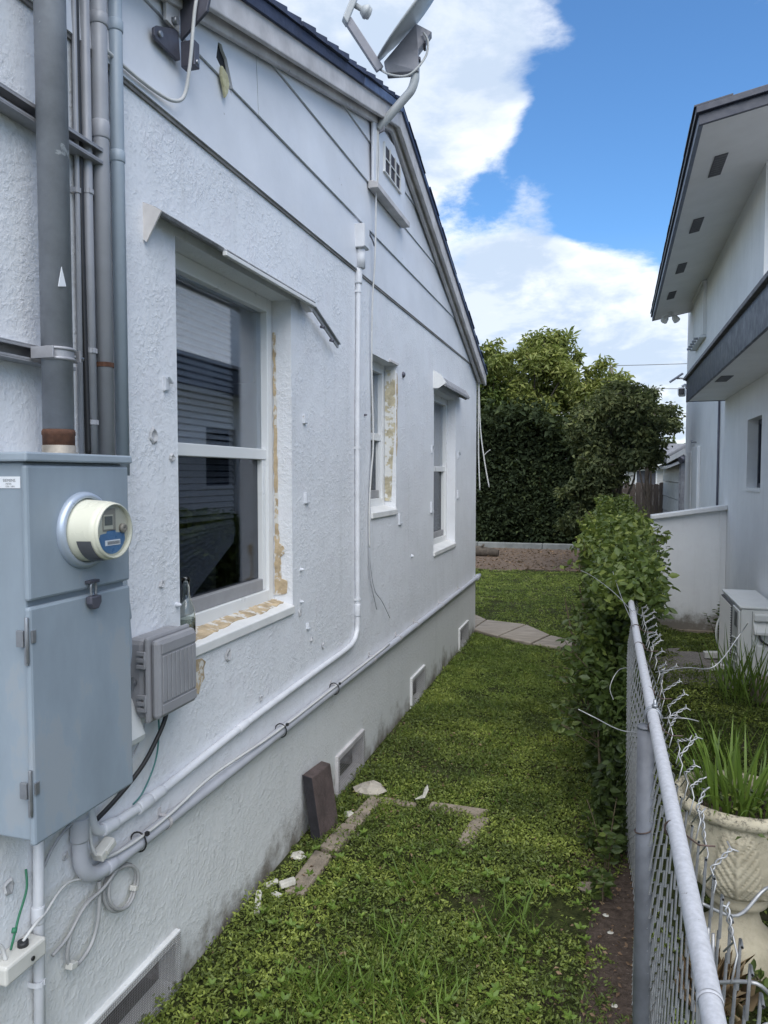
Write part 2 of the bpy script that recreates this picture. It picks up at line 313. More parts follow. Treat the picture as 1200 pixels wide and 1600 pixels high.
# ------------------------------------------------------------------ mesh helpers
WL = {}                       # world location of every object built here
class MB:
    def __init__(s): s.v = []; s.f = []; s.sm = []
    def add(s, vs, fs, smooth=False):
        o = len(s.v); s.v += [tuple(map(float, p)) for p in vs]
        s.f += [tuple(i + o for i in q) for q in fs]; s.sm += [smooth] * len(fs); return s
    def box(s, x0, x1, y0, y1, z0, z1):
        x0, x1 = sorted((x0, x1)); y0, y1 = sorted((y0, y1)); z0, z1 = sorted((z0, z1))
        vs = [(x, y, z) for z in (z0, z1) for y in (y0, y1) for x in (x0, x1)]
        return s.add(vs, [(0, 2, 3, 1), (4, 5, 7, 6), (0, 1, 5, 4), (2, 6, 7, 3), (0, 4, 6, 2), (1, 3, 7, 5)])
    def obox(s, c, ax, ay, az, hx, hy, hz):
        c = Vector(c); ax = Vector(ax).normalized() * hx; ay = Vector(ay).normalized() * hy; az = Vector(az).normalized() * hz
        vs = [c + ax * i + ay * j + az * k for k in (-1, 1) for j in (-1, 1) for i in (-1, 1)]
        return s.add(vs, [(0, 2, 3, 1), (4, 5, 7, 6), (0, 1, 5, 4), (2, 6, 7, 3), (0, 4, 6, 2), (1, 3, 7, 5)])
    def prism(s, pts, off):          # closed polygon extruded by a vector
        n = len(pts); off = Vector(off)
        vs = [Vector(p) for p in pts] + [Vector(p) + off for p in pts]
        fs = [tuple(range(n))[::-1], tuple(range(n, 2 * n))] + [(i, (i + 1) % n, n + (i + 1) % n, n + i) for i in range(n)]
        return s.add(vs, fs)
    def tube(s, pts, r, seg=10, caps=True, closed=False, smooth=True):
        P = [Vector(p) for p in pts]; n = len(P)
        rr = r if isinstance(r, (list, tuple)) else [r] * n
        vs = []; up = None
        for i, p in enumerate(P):
            if closed: t = P[(i + 1) % n] - P[i - 1]
            else: t = P[min(i + 1, n - 1)] - P[max(i - 1, 0)]
            t = t.normalized() if t.length > 1e-9 else Vector((0, 0, 1))
            if up is None:
                up = Vector((0, 0, 1)) if abs(t.z) < .9 else Vector((1, 0, 0))
            a = up - t * up.dot(t)
            if a.length < 1e-6: a = t.orthogonal()
            a.normalize(); up = a; b = t.cross(a)
            vs += [p + (a * math.cos(2 * math.pi * k / seg) + b * math.sin(2 * math.pi * k / seg)) * rr[i] for k in range(seg)]
        fs = []
        m = n if closed else n - 1
        for i in range(m):
            j = (i + 1) % n
            fs += [(i * seg + k, i * seg + (k + 1) % seg, j * seg + (k + 1) % seg, j * seg + k) for k in range(seg)]
        s.add(vs, fs, smooth)
        if caps and not closed:
            o = len(s.v) - len(vs)
            s.f += [tuple(o + k for k in range(seg))[::-1], tuple(o + (n - 1) * seg + k for k in range(seg))]; s.sm += [False, False]
        return s
    def lathe(s, prof, c, axis=(0, 0, 1), seg=32, smooth=True, capb=True, capt=True):   # prof: (radius, height)
        c = Vector(c); az = Vector(axis).normalized(); ax = az.orthogonal().normalized(); ay = az.cross(ax)
        vs = []
        for r, h in prof:
            vs += [c + az * h + (ax * math.cos(2 * math.pi * k / seg) + ay * math.sin(2 * math.pi * k / seg)) * r for k in range(seg)]
        fs = [(i * seg + k, i * seg + (k + 1) % seg, (i + 1) * seg + (k + 1) % seg, (i + 1) * seg + k) for i in range(len(prof) - 1) for k in range(seg)]
        o = len(s.v); s.add(vs, fs, smooth)
        if capb: s.f.append(tuple(o + k for k in range(seg))[::-1]); s.sm.append(False)
        if capt: s.f.append(tuple(o + (len(prof) - 1) * seg + k for k in range(seg))); s.sm.append(False)
        return s
    def build(s, name, mat, parent=None, bev=0.0, loc=None, segs=2):
        me = bpy.data.meshes.new(name)
        L = Vector(loc) if loc is not None else (WL[parent.name] if parent else Vector((0, 0, 0)))
        me.from_pydata([tuple(Vector(p) - L) for p in s.v], [], s.f)
        import bmesh
        if name != 'ground':
            bm = bmesh.new(); bm.from_mesh(me); bmesh.ops.recalc_face_normals(bm, faces=bm.faces); bm.to_mesh(me); bm.free()
        me.polygons.foreach_set('use_smooth', s.sm)
        me.materials.append(mat)
        o = bpy.data.objects.new(name, me); C.objects.link(o)
        if parent:
            o.parent = parent; o.location = L - WL[parent.name]
        else: o.location = L
        WL[o.name] = L.copy()
        if bev:
            b = o.modifiers.new('bevel', 'BEVEL'); b.width = bev; b.segments = segs; b.limit_method = 'ANGLE'; b.angle_limit = R(40)
        return o
def tag(o, label=None, cat=None, group=None, kind=None):
    if label: o['label'] = label
    if cat: o['category'] = cat
    if group: o['group'] = group
    if kind: o['kind'] = kind
    return o
def thing(name, loc, label, cat, group=None):
    o = bpy.data.objects.new(name, None); C.objects.link(o); o.location = loc; o.empty_display_size = .1
    WL[o.name] = Vector(loc)
    return tag(o, label, cat, group)
def share(src, parent, loc, rot=(0, 0, 0), sc=(1, 1, 1), name=None):    # another piece with the same mesh; loc relative to the parent
    o = src.copy(); C.objects.link(o); o.parent = parent; o.location = loc; o.rotation_euler = rot; o.scale = sc
    return o
def smooth_path(pts, n=8):      # Catmull-Rom
    P = [Vector(p) for p in pts]; out = []
    for i in range(len(P) - 1):
        p0 = P[max(i - 1, 0)]; p1 = P[i]; p2 = P[i + 1]; p3 = P[min(i + 2, len(P) - 1)]
        for k in range(n):
            t = k / n
            out.append(.5 * ((2 * p1) + (p2 - p0) * t + (2 * p0 - 5 * p1 + 4 * p2 - p3) * t * t + (3 * p1 - p0 - 3 * p2 + p3) * t ** 3))
    out.append(P[-1]); return out
def blobpoly(cy, cz, pts): return [(cy + a, cz + b) for a, b in pts]
def text_on(name, body, size, mat, parent, mtx):
    cu = bpy.data.curves.new(name, 'FONT'); cu.body = body; cu.size = size; cu.align_x = 'RIGHT'
    t = bpy.data.objects.new(name, cu); C.objects.link(t)
    bpy.context.view_layer.update()
    me = bpy.data.meshes.new_from_object(t.evaluated_get(bpy.context.evaluated_depsgraph_get()))
    bpy.data.objects.remove(t)
    me.transform(Matrix.Translation(-WL[parent.name]) @ mtx); me.materials.clear(); me.materials.append(mat)
    o = bpy.data.objects.new(name, me); C.objects.link(o); o.parent = parent; WL[o.name] = WL[parent.name]
    return o

def leaf_obj(name, P, size, mat, parent=None, aspect=.45, tint=None, upbias=0.0, fold=.18, droop=0.0, fine=False, axis=None):
    """one mesh of leaf faces; P (n,3) world positions"""
    n = len(P); P = np.asarray(P, float); size = np.broadcast_to(np.asarray(size, float), (n,))
    if axis is None:
        a = rng.normal(size=(n, 3)); a[:, 2] = a[:, 2] * .7 - droop
    else: a = np.asarray(axis, float)
    a /= np.linalg.norm(a, axis=1, keepdims=True) + 1e-9
    nn = rng.normal(size=(n, 3)); nn[:, 2] += upbias
    nn -= a * (nn * a).sum(1, keepdims=True); nn /= np.linalg.norm(nn, axis=1, keepdims=True) + 1e-9
    b = np.cross(nn, a)
    L = size[:, None]; wd = L * aspect * .5
    if fine:
        V = np.stack([P, P + a * L * .35 + b * wd + nn * L * fold * .5, P + a * L * .7 + b * wd * .75 + nn * L * fold * .4, P + a * L,
                      P + a * L * .7 - b * wd * .75 + nn * L * fold * .4, P + a * L * .35 - b * wd + nn * L * fold * .5], 1).reshape(-1, 3)
        k = 6; F = np.array([[0, 1, 2, 3], [0, 3, 4, 5]])
    else:
        V = np.stack([P, P + a * L * .45 + b * wd + nn * L * fold, P + a * L, P + a * L * .45 - b * wd + nn * L * fold], 1).reshape(-1, 3)
        k = 4; F = np.array([[0, 1, 2], [0, 2, 3]])
    idx = (np.arange(n)[:, None, None] * k + F[None]).reshape(-1)
    me = bpy.data.meshes.new(name)
    org = WL[parent.name] if parent else Vector((0, 0, 0))
    V = V - np.array(org)[None]
    me.vertices.add(len(V)); me.vertices.foreach_set('co', V.astype(np.float32).ravel())
    nf = n * len(F); ls = F.shape[1]
    me.loops.add(nf * ls); me.loops.foreach_set('vertex_index', idx.astype(np.int32))
    me.polygons.add(nf); me.polygons.foreach_set('loop_start', np.arange(0, nf * ls, ls, dtype=np.int32))
    me.update(calc_edges=True); me.validate()
    t = rng.random(n) if tint is None else np.clip(tint, 0, 1)
    at = me.attributes.new('tint', 'FLOAT', 'FACE'); at.data.foreach_set('value', np.repeat(t, len(F)).astype(np.float32))
    me.materials.append(mat)
    o = bpy.data.objects.new(name, me); C.objects.link(o)
    if parent: o.parent = parent
    WL[o.name] = org
    return o
def vnoise(x, y, s, seed=0):        # cheap smooth 2D noise, 0..1
    g = np.random.default_rng(seed).random((64, 64))
    u = np.asarray(x) * s; v = np.asarray(y) * s
    i = np.floor(u).astype(int); j = np.floor(v).astype(int); fu = u - i; fv = v - j
    fu = fu * fu * (3 - 2 * fu); fv = fv * fv * (3 - 2 * fv)
    G = lambda a, b: g[a % 64, b % 64]
    return (G(i, j) * (1 - fu) + G(i + 1, j) * fu) * (1 - fv) + (G(i, j + 1) * (1 - fu) + G(i + 1, j + 1) * fu) * fv

# ------------------------------------------------------------------ ground, path
W = -1.27          # face of the white house's wall
def gz(x, y):      # the neighbour's side dips a little
    x = np.asarray(x, float); y = np.asarray(y, float)
    a = np.clip((x - .35) / .4, 0, 1); b = np.clip((y - 6.3) / 2.2, 0, 1)
    return -.13 * a * b
xs = np.concatenate([[-300, -120, -50, -20, -8], np.arange(-4, 4.01, .2), [8, 20, 50, 120, 300]])
ys = np.concatenate([[-300, -100, -30, -8], np.arange(-2, 14.01, .25), [16, 20, 26, 40, 70, 130, 300, 600]])
mb = MB(); nx = len(xs)
mb.add([(x, y, float(gz(x, y))) for y in ys for x in xs], [(j * nx + i, j * nx + i + 1, (j + 1) * nx + i + 1, (j + 1) * nx + i) for j in range(len(ys) - 1) for i in range(nx - 1)], True)
ground = tag(mb.build('ground', M_ground), 'lawn and bare soil between the two houses', kind='structure')

def sheet(name, pts, mat, z=.004, n=3, jit=.06):
    out = []
    for i, p in enumerate(pts):
        q = pts[(i + 1) % len(pts)]
        for k in range(n):
            t = k / n; out.append((p[0] + (q[0] - p[0]) * t + random.uniform(-jit, jit), p[1] + (q[1] - p[1]) * t + random.uniform(-jit, jit), z))
    return MB().add(out, [tuple(range(len(out)))])
tag(sheet('yard', [(-9, 12.2), (-2.2, 12.35), (-.6, 12.7), (.3, 12.6), (.3, 16.4), (-9, 16.4)], M_yard, .004, 8, .12).build('yard_dirt', M_yard), 'bare brown dirt strewn with dead leaves before the tall hedge', kind='structure')
tag(sheet('d', [(-.06, .5), (.14, .5), (.2, 3.6), (.05, 4.1), (-.14, 3.6), (-.03, 2.6)], M_dirt, .004, 8, .03).build('soil_strip', M_dirt), 'dark bare soil along the foot of the wire fence', kind='structure')
tag(sheet('d', [(.5, 5.9), (1.0, 5.9), (1.1, 6.9), (.6, 7.2), (.35, 6.6)], M_yard, .012, 6, .08).build('gravel_patch', soil_mat('gravel', (.12, .11, .10), (.36, .33, .30), 60, (.6, .58, .55))), 'pale gravelly patch beside the outdoor air conditioner', kind='structure')

path = thing('path', (-1.0, 7.4, 0), 'pinkish concrete slabs curving past the far corner of the white house', 'path'); path['kind'] = 'structure'
del path['category']
slabs = [[(-2.2, 7.55), (-1.30, 7.42), (-1.24, 7.95), (-1.42, 8.22), (-2.2, 8.5)], [(-1.29, 7.41), (-1.00, 7.16), (-.80, 7.82), (-1.23, 7.94)],
         [(-.985, 7.14), (-.66, 6.93), (-.52, 7.36), (-.785, 7.79)], [(-.645, 6.92), (-.42, 6.84), (-.17, 7.08), (-.505, 7.34)]]
for pl in slabs: MB().prism([(x, y, .0) for x, y in pl], (0, 0, .032 + random.uniform(0, .008))).build('paving_slab', M_path, path, .008)

# ------------------------------------------------------------------ white house (left)
house = thing('house', (-4.2, 4.0, 0), 'white stucco house with blistered paint, navy roof edge and three windows facing the side yard', 'house')
HN, HF = .45, 7.43
OPEN = [(2.00, 2.86, 1.045, 2.33), (3.945, 4.465, 1.385, 2.285), (5.52, 6.365, 1.005, 2.26)]
VENT = [(1.50, 1.955, .0, .185), (3.365, 3.785, -.005, .208), (4.82, 5.21, -.02, .212), (6.54, 6.98, -.01, .208)]
def wall_sheet(y0, y1, z0, z1, openings, x, depth):
    mb = MB()
    yb = sorted({y0, y1, *[o[0] for o in openings], *[o[1] for o in openings]}); zb = sorted({z0, z1, *[max(z0, o[2]) for o in openings], *[o[3] for o in openings]})
    for a, b in zip(yb, yb[1:]):
        for c, d in zip(zb, zb[1:]):
            my, mz = (a + b) / 2, (c + d) / 2
            if any(o[0] < my < o[1] and o[2] < mz < o[3] for o in openings): continue
            mb.add([(x, a, c), (x, b, c), (x, b, d), (x, a, d)], [(0, 1, 2, 3)])
    for (a, b, c, d) in openings:
        c = max(c, z0); xi = x - depth
        mb.add([(x, a, c), (x, b, c), (x, b, d), (x, a, d), (xi, a, c), (xi, b, c), (xi, b, d), (xi, a, d)], [(0, 4, 5, 1), (1, 5, 6, 2), (2, 6, 7, 3), (3, 7, 4, 0)])
    return mb
wall_sheet(HN, HF, -.1, 2.72, OPEN + VENT, W, .16).build('wall', M_wall, house)
def zr(y): return 3.764 - .276 * (4.26 - y) if y < 4.26 else 3.764 - .345 * (y - 4.26)
# gable backing and the other walls
mb = MB(); xb = W - .004
gp = [(HN, 2.70), (HF, 2.70), (HF, zr(HF) - .02), (4.26, zr(4.26) - .02), (HN, zr(HN) - .02)]
mb.prism([(xb, y, z) for y, z in gp], (-.03, 0, 0)); mb.build('gable_backing', M_dark, house)
mb = MB(); mb.box(-9, W - .001, HF - .16, HF, -.1, 2.70).box(-9, W - .001, HN, HN + .16, -.1, 2.70).box(-9, -8.84, HN + .16, HF - .16, -.1, 2.70)
mb.build('rear_wall', M_wall, house)
MB().box(-8.8, W - .17, HN + .17, HF - .17, .35, .40).build('floor', M_curtain, house)
MB().box(-8.8, W - .17, HN + .17, HF - .17, 2.60, 2.64).build('ceiling', M_curtain, house)
MB().box(-4.0, -3.9, HN + .17, HF - .17, .41, 2.59).build('inner_wall', M_curtain, house)

# siding boards, each piece its own, lapped and slightly uneven
rows = [2.670, 2.937, 3.187, 3.412, 3.630, 3.80]
joints = [[1.05, 3.72], [2.55], [3.99], [4.1], []]
def clip_y(z):     # y extent of the gable at height z
    z += .05
    return 4.26 - (3.764 - z) / .276 if z < 3.764 else 4.26, 4.26 + (3.764 - z) / .345 if z < 3.764 else 4.26
first_row = None
for i in range(5):
    z0, z1 = rows[i] + .002, rows[i + 1] - .0015
    ya0, yb0 = clip_y(z0); ya1, yb1 = clip_y(min(z1, 3.712))
    ya0 = max(ya0, HN); ya1 = max(ya1, HN); yb0 = min(yb0, HF); yb1 = min(yb1, HF)
    cuts = [None] + joints[i] + [None]
    for a, b in zip(cuts, cuts[1:]):
        pl = []
        l0 = ya0 if a is None else a + .002; l1 = ya1 if a is None else a + .002
        r0 = yb0 if b is None else b - .002; r1 = yb1 if b is None else b - .002
        zt = min(z1, 3.712)
        d0 = .010 + random.uniform(0, .004); d1 = .003
        vs = [(W + d0, l0, z0), (W + d0, r0, z0), (W + d1, r1, zt), (W + d1, l1, zt), (W - .002, l0, z0), (W - .002, r0, z0), (W - .003, r1, zt), (W - .003, l1, zt)]
        if l0 > r0: continue
        ob = MB().add(vs, [(0, 1, 2, 3), (5, 4, 7, 6), (0, 4, 5, 1), (3, 2, 6, 7), (0, 3, 7, 4), (1, 5, 6, 2)]).build('siding_board', M_siding, house)
        if i in (0, 1) and (a is None or a < 2.3) and (b is None or b > 2.3):
            # broken-out hole: cut through the board so the dark backing shows
            hp = [(2.245, 2.985), (2.262, 3.045), (2.285, 3.050), (2.295, 3.035), (2.318, 3.02), (2.335, 2.985), (2.352, 2.945), (2.362, 2.918), (2.33, 2.945), (2.29, 2.958)]
            cut = MB().prism([(W - .05, y, z) for y, z in hp], (.12, 0, 0)).build('hole_cutter', M_dark)
            bo = ob.modifiers.new('hole', 'BOOLEAN'); bo.object = cut; bo.operation = 'DIFFERENCE'; bo.solver = 'EXACT'
            dg = bpy.context.evaluated_depsgraph_get()
            me2 = bpy.data.meshes.new_from_object(ob.evaluated_get(dg)); ob.modifiers.clear(); ob.data = me2
            bpy.data.objects.remove(cut)
mb = MB(); mb.prism([(W + .012, y, z) for y, z in [(2.262, 2.968), (2.30, 2.955), (2.312, 2.93), (2.30, 2.895), (2.283, 2.87), (2.272, 2.905), (2.258, 2.93)]], (.012, 0, 0))
mb.build('exposed_foam', pm('yellow_foam', (.50, .47, .30), .9, 0, .25, 40, .8, 90), house, .004)
MB().box(W, W + .007, HN, HF + .004, 2.660, 2.6715).build('shadow_strip', pm('joint_shadow', (.20, .19, .18), .8, 0, .4, 9), house)  # dark strip painted in as the shadow line under the siding

# rake boards, drip edge, shingles, roof
def sloped(y0, y1, x0, x1, lo, hi):     # strip that follows the roof line between two offsets
    vs = [(x, y, zr(y) + o) for y in (y0, y1) for o in (lo, hi) for x in (x0, x1)]
    return vs, [(0, 1, 3, 2), (4, 6, 7, 5), (0, 4, 5, 1), (2, 3, 7, 6), (0, 2, 6, 4), (1, 5, 7, 3)]
for (a, b) in ((HN - .1, 4.2595), (4.2605, HF + .10)):
    MB().add(*sloped(a, b, W + .06, W + .082, -.125, -.004)).build('rake_board', M_rake, house, .004)
    MB().add(*sloped(a, b, W - .02, W + .0595, -.105, -.085)).build('rake_soffit', M_rake, house)
    MB().add(*sloped(a, min(b, HF), W + .019, W + .04, -.15, -.106)).build('rake_trim', M_rake, house, .004)
    if a < 4:
        MB().add(*sloped(a, 3.55, W + .0825, W + .096, -.040, .006)).build('drip_edge', M_navy, house, .002)
        MB().add(*sloped(3.552, b, W + .0825, W + .098, -.040, .006)).build('drip_edge', M_navym, house, .002)
    else: MB().add(*sloped(a, b, W + .0825, W + .096, -.020, .006)).build('drip_edge', M_navym, house, .002)
    MB().add(*sloped(a, b, -9.3, W + .08, -.003, .03)).build('roof', M_navy, house)
y = HN
while y < 4.25:
    e = min(y + .135, 4.27); j = random.uniform(-.006, .008)
    vs = [(x, yy, zr(min(yy, 4.26)) + o) for yy, o in ((y, .008), (e, .008)) for x in (W - .1, W + .105 + j)] + [(x, yy, zr(min(yy, 4.26)) + o) for yy, o in ((y, .026), (e, .038)) for x in (W - .1, W + .103 + j)]
    MB().add(vs, [(0, 2, 3, 1), (4, 5, 7, 6), (0, 1, 5, 4), (2, 6, 7, 3), (0, 4, 6, 2), (1, 3, 7, 5)]).build('shingle', M_navy, house)
    y += .135
y = 4.27
while y < HF + .05:
    e = y + .135; j = random.uniform(-.006, .006)
    vs = [(x, yy, zr(yy) + o) for yy, o in ((y, .008), (e, .008)) for x in (W - .1, W + .102 + j)] + [(x, yy, zr(yy) + o) for yy, o in ((y, .020), (e, .012)) for x in (W - .1, W + .099 + j)]
    MB().add(vs, [(0, 2, 3, 1), (4, 5, 7, 6), (0, 1, 5, 4), (2, 6, 7, 3), (0, 4, 6, 2), (1, 3, 7, 5)]).build('shingle', M_navym if random.random() < .5 else M_navy, house)
    y += .135
MB().box(-9.2, W + .05, HF + .10, HF + .19, 2.56, 2.66).build('gutter', M_rake, house, .01)

# windows
def window(y0, y1, z0, z1, zm, rec, slat_lo, slat_y1, sag=False, fan=0):
    xf = W - rec; xg = xf - .028
    fw = .05
    mb = MB()
    mb.box(xf - .06, xf, y0 + .004, y0 + fw, z0 + .02, z1).box(xf - .06, xf, y1 - fw, y1 - .004, z0 + .02, z1)
    mb.box(xf - .06, xf, y0 + fw, y1 - fw, z1 - .055, z1).box(xf - .06, xf, y0 + fw, y1 - fw, z0 + .02, z0 + .075)
    wn = mb.build('window', M_vinyl, house, .003)
    MB().box(xg - .02, xf - .008, y0 + fw + .0005, y1 - fw - .0005, zm - .022, zm + .022).build('meeting_rail', M_vinyl, wn, .003)
    MB().box(xg - .02, xf - .012, y1 - fw - .03, y1 - fw - .0005, z0 + .076, zm - .023).build('sash_stile', M_vinyl, wn, .003)
    MB().box(xg - .02, xf - .012, y0 + fw + .0005, y1 - fw - .031, z0 + .076, z0 + .125).build('sash_rail', pm('sash_grey', (.30, .30, .31), .5), wn, .003)
    MB().box(xg - .006, xg - .002, y0 + fw + .001, y1 - fw - .001, zm + .0225, z1 - .056).build('pane', M_glass, wn)
    MB().box(xg - .010, xg - .006, y0 + fw + .001, y1 - fw - .031, z0 + .126, zm - .0225).build('pane', M_glassd, wn)
    # outer sill, sloping
    MB().add([(xf, y0 + .001, z0 + .03), (xf, y1 - .001, z0 + .03), (W + .012, y1 - .001, z0 + .004), (W + .012, y0 + .001, z0 + .004), (xf, y0 + .001, z0 - .02), (xf, y1 - .001, z0 - .02), (W + .012, y1 - .001, z0 - .03), (W + .012, y0 + .001, z0 - .03)],
             [(0, 3, 2, 1), (4, 5, 6, 7), (3, 7, 6, 2), (0, 4, 7, 3), (1, 2, 6, 5), (0, 1, 5, 4)]).build('sill', M_trimw, wn, .004)
    if slat_y1:
        sl = MB().obox(((xg - .04), (y0 + .04 + slat_y1) / 2, 0), (.55, 0, -.9), (0, 1, 0), (.9, 0, .55), .0104, (slat_y1 - y0 - .04) / 2, .0008).build('blind_slat', M_blind, wn, loc=(xg - .04, (y0 + .04 + slat_y1) / 2, 0))
        zz = z1 - .09; k = 0; base = WL[wn.name]; ly = (y0 + .04 + slat_y1) / 2
        while zz > slat_lo:
            p = Vector((xg - .04, ly, zz)) - base
            if k == 0: sl.location = p
            else: share(sl, wn, p, (random.uniform(-.004, .004), 0, 0))
            zz -= .0235; k += 1
        hl = slat_y1 - y0 - .04
        for q in range(fan):      # broken lower slats droop away from their far end
            ang = R(2.2 * (q + 1)); zc_ = zz - hl / 2 * math.sin(ang) - .006 * q
            share(sl, wn, Vector((xg - .04 + .001 * q, ly, zc_)) - base, (ang, 0, 0))
    return wn
w1 = window(2.00, 2.86, 1.045, 2.33, 1.688, .085, 1.42, 2.63, True, 13)
w2 = window(3.945, 4.465, 1.385, 2.285, 1.835, .075, 0, 0)
w3 = window(5.52, 6.365, 1.005, 2.26, 1.655, .075, 0, 0)
MB().box(-1.62, -1.60, 2.62, 2.80, 1.1, 2.3).build('curtain', pm('grey_curtain', (.22, .22, .24), .9), w1)
MB().box(-1.62, -1.60, 4.18, 4.40, 1.4, 2.28).build('curtain', pm('grey_curtain2', (.20, .20, .22), .9), w2)
# bare filler round the first two windows
def ragged(pts, n=9, amp=.006):
    out = []
    for i, p in enumerate(pts):
        q = pts[(i + 1) % len(pts)]; L_ = (Vector(q) - Vector(p)).length; m = max(1, int(L_ / .022))
        for k in range(m):
            t_ = k / m; out.append(tuple(Vector(p).lerp(Vector(q), t_) + Vector([random.uniform(-amp, amp) if abs(p[j] - q[j]) > 1e-6 or j else random.uniform(-amp, amp) for j in range(len(p))])))
    return out
def flat(pts, ax, v): return [tuple(v if j == ax else c for j, c in enumerate(p)) for p in pts]
def patch(pts, x0, x1, name='filler_patch', mat=M_tan): return MB().prism([(x0, y, z) for y, z in pts], (x1 - x0, 0, 0)).build(name, mat, house)
MB().prism(flat(ragged([(W - .080, 2.8595, 1.09), (W - .050, 2.8595, 1.09), (W - .024, 2.8595, 1.10), (W - .022, 2.8595, 1.15), (W - .050, 2.8595, 1.16), (W - .052, 2.8595, 1.25), (W - .037, 2.8595, 1.27), (W - .036, 2.8595, 1.30), (W - .060, 2.8595, 1.31), (W - .066, 2.8595, 1.6), (W - .068, 2.8595, 1.98), (W - .072, 2.8595, 2.2), (W - .080, 2.8595, 2.2)], amp=.003), 1, 2.8595), (0, -.005, 0)).build('filler_strip', M_tan, house)
sp_ = ragged([(W - .080, 2.01, 0), (W - .014, 2.01, 0), (W - .016, 2.2, 0), (W - .034, 2.42, 0), (W - .020, 2.6, 0), (W - .034, 2.85, 0), (W - .080, 2.85, 0)], amp=.004)
MB().prism([(x_, y_, 1.049 + (W + .012 - x_) * .265) for x_, y_, z_ in sp_], (0, 0, .0035)).build('filler_strip', M_tan, house)
patch(ragged([(2.03, 1.0), (2.10, 1.005), (2.14, .985), (2.13, .93), (2.10, .88), (2.06, .895), (2.04, .95)], amp=.006), W - .001, W + .003)
MB().prism([(W - .072, 4.4645, 1.44), (W - .03, 4.4645, 1.44), (W - .022, 4.4645, 1.7), (W - .004, 4.4645, 1.9), (W - .006, 4.4645, 2.26), (W - .072, 4.4645, 2.26)], (0, -.006, 0)).build('filler_strip', pm('yellow_filler', (.46, .41, .29), .9, 0, .3, 25, .6, 60, chips=(.66, .66, .64), chip_t=.50, chip_s=14), house)
MB().prism([(W - .001, 4.467, 2.24), (W - .001, 4.467, 1.72), (W - .001, 4.49, 1.8), (W - .001, 4.48, 2.0), (W - .001, 4.50, 2.1), (W - .001, 4.485, 2.24)], (.004, 0, 0)).build('filler_strip', M_tan, house)
# drip caps over window 1 and window 3
MB().box(W + .0, W + .012, 4.30, 4.48, 2.287, 2.30).build('lintel_chip', M_rake, house)

# foundation vents: frame, wire screen, rubbish behind it
for i, (a, b, c, d) in enumerate(VENT):
    c = max(c, -.02); fw = .028
    mb = MB(); xo = W + .016
    mb.box(W - .05, xo, a, b, d - fw, d).box(W - .05, xo, a, b, c, c + fw).box(W - .05, xo, a, a + fw, c + fw, d - fw).box(W - .05, xo, b - fw, b, c + fw, d - fw)
    fr = mb.build('foundation_vent', M_trimw if i != 1 else M_rake, house, .003)
    mb = MB(); st = .0075 if i == 0 else .014
    yy = a + .004
    while yy < b - .004: mb.box(W + .0165, W + .0175, yy, yy + .0010, c + .004, d - .006); yy += st
    zz = c + .004
    while zz < d - .006: mb.box(W + .0178, W + .0187, a + .004, b - .004, zz, zz + .0010); zz += st
    sc = mb.build('wire_screen', M_screen, fr); sc['kind'] = 'stuff'
    MB().add([(W - .155, a, c), (W - .155, b, c), (W - .155, b, d), (W - .155, a, d)], [(0, 1, 2, 3)]).build('vent_back', M_curtain, fr)
    mb = MB(); mb.tube(smooth_path([(W - .10, a + .05, c + .05), (W - .08, a + .16, c + .12), (W - .09, a + .27, c + .10), (W - .10, a + .36, c + .14)], 4), .022, 8)
    mb.build('old_pipe', pm('dusty_grey%d' % i, (.22, .21, .20), .9), fr)

M_clip = pm('painted_clip', (.58, .60, .64), .6, 0, .12, 30, chips=(.3, .28, .26), chip_t=.64, chip_s=60)
# wall remnants: clips, anchors and chips
def anchor(y, z, s=.02, mat=M_trimw, kind=0):
    mb = MB()
    if kind == 0: mb.prism([(W - .002, y - s * .6, z - s), (W - .002, y - s * .6, z + s), (W - .002, y + s * .7, z + s * .3), (W - .002, y + s * .3, z - s * .8)], (.012, 0, 0)).prism([(W + .01, y - s * .3, z + s * .9), (W + .01, y + s * .8, z + s * .2), (W + .01, y + s * .5, z)], (.012, 0, 0))
    elif kind == 1: mb.lathe([(s * .5, 0), (s * .5, .008), (s * .3, .018), (.0005, .019)], (W - .002, y, z), (1, 0, 0), 10, capt=False)
    elif kind == 2: mb.prism([(W - .002, y - s, z - s * 1.2), (W - .002, y - s, z + s * 1.2), (W - .002, y - s * .5, z + s * 1.2), (W - .002, y - s * .5, z - s * .7), (W - .002, y + s, z - s * .7), (W - .002, y + s, z - s * 1.2)], (.014, 0, 0))
    return mb.build('wall_anchor', mat, house, .002)
for a in ((1.936, 1.874, .022, M_clip, 0), (3.01, 1.501, .02, M_clip, 2), (2.993, 1.846, .016, M_clip, 2), (1.98, 1.20, .016, M_clip, 1), (2.947, 1.191, .014, M_clip, 1), (2.946, 1.05, .012, M_clip, 1), (4.62, 2.25, .04, M_darksteel, 1),
          (5.45, 1.80, .03, M_clip, 0), (5.45, 1.36, .035, M_clip, 2), (6.47, 1.43, .03, M_clip, 2), (6.48, 1.78, .03, M_clip, 0), (3.02, .93, .012, M_clip, 2), (4.55, 1.32, .03, M_clip, 2), (3.83, 1.93, .012, M_darksteel, 1), (4.85, 1.05, .022, M_clip, 1)): anchor(*a)
M_chip = pm('shaded_chipped_plaster', (.44, .44, .45), .95, 0, .2, 40, .8, 90)  # grey of the chips also carries the shadow inside the broken holes
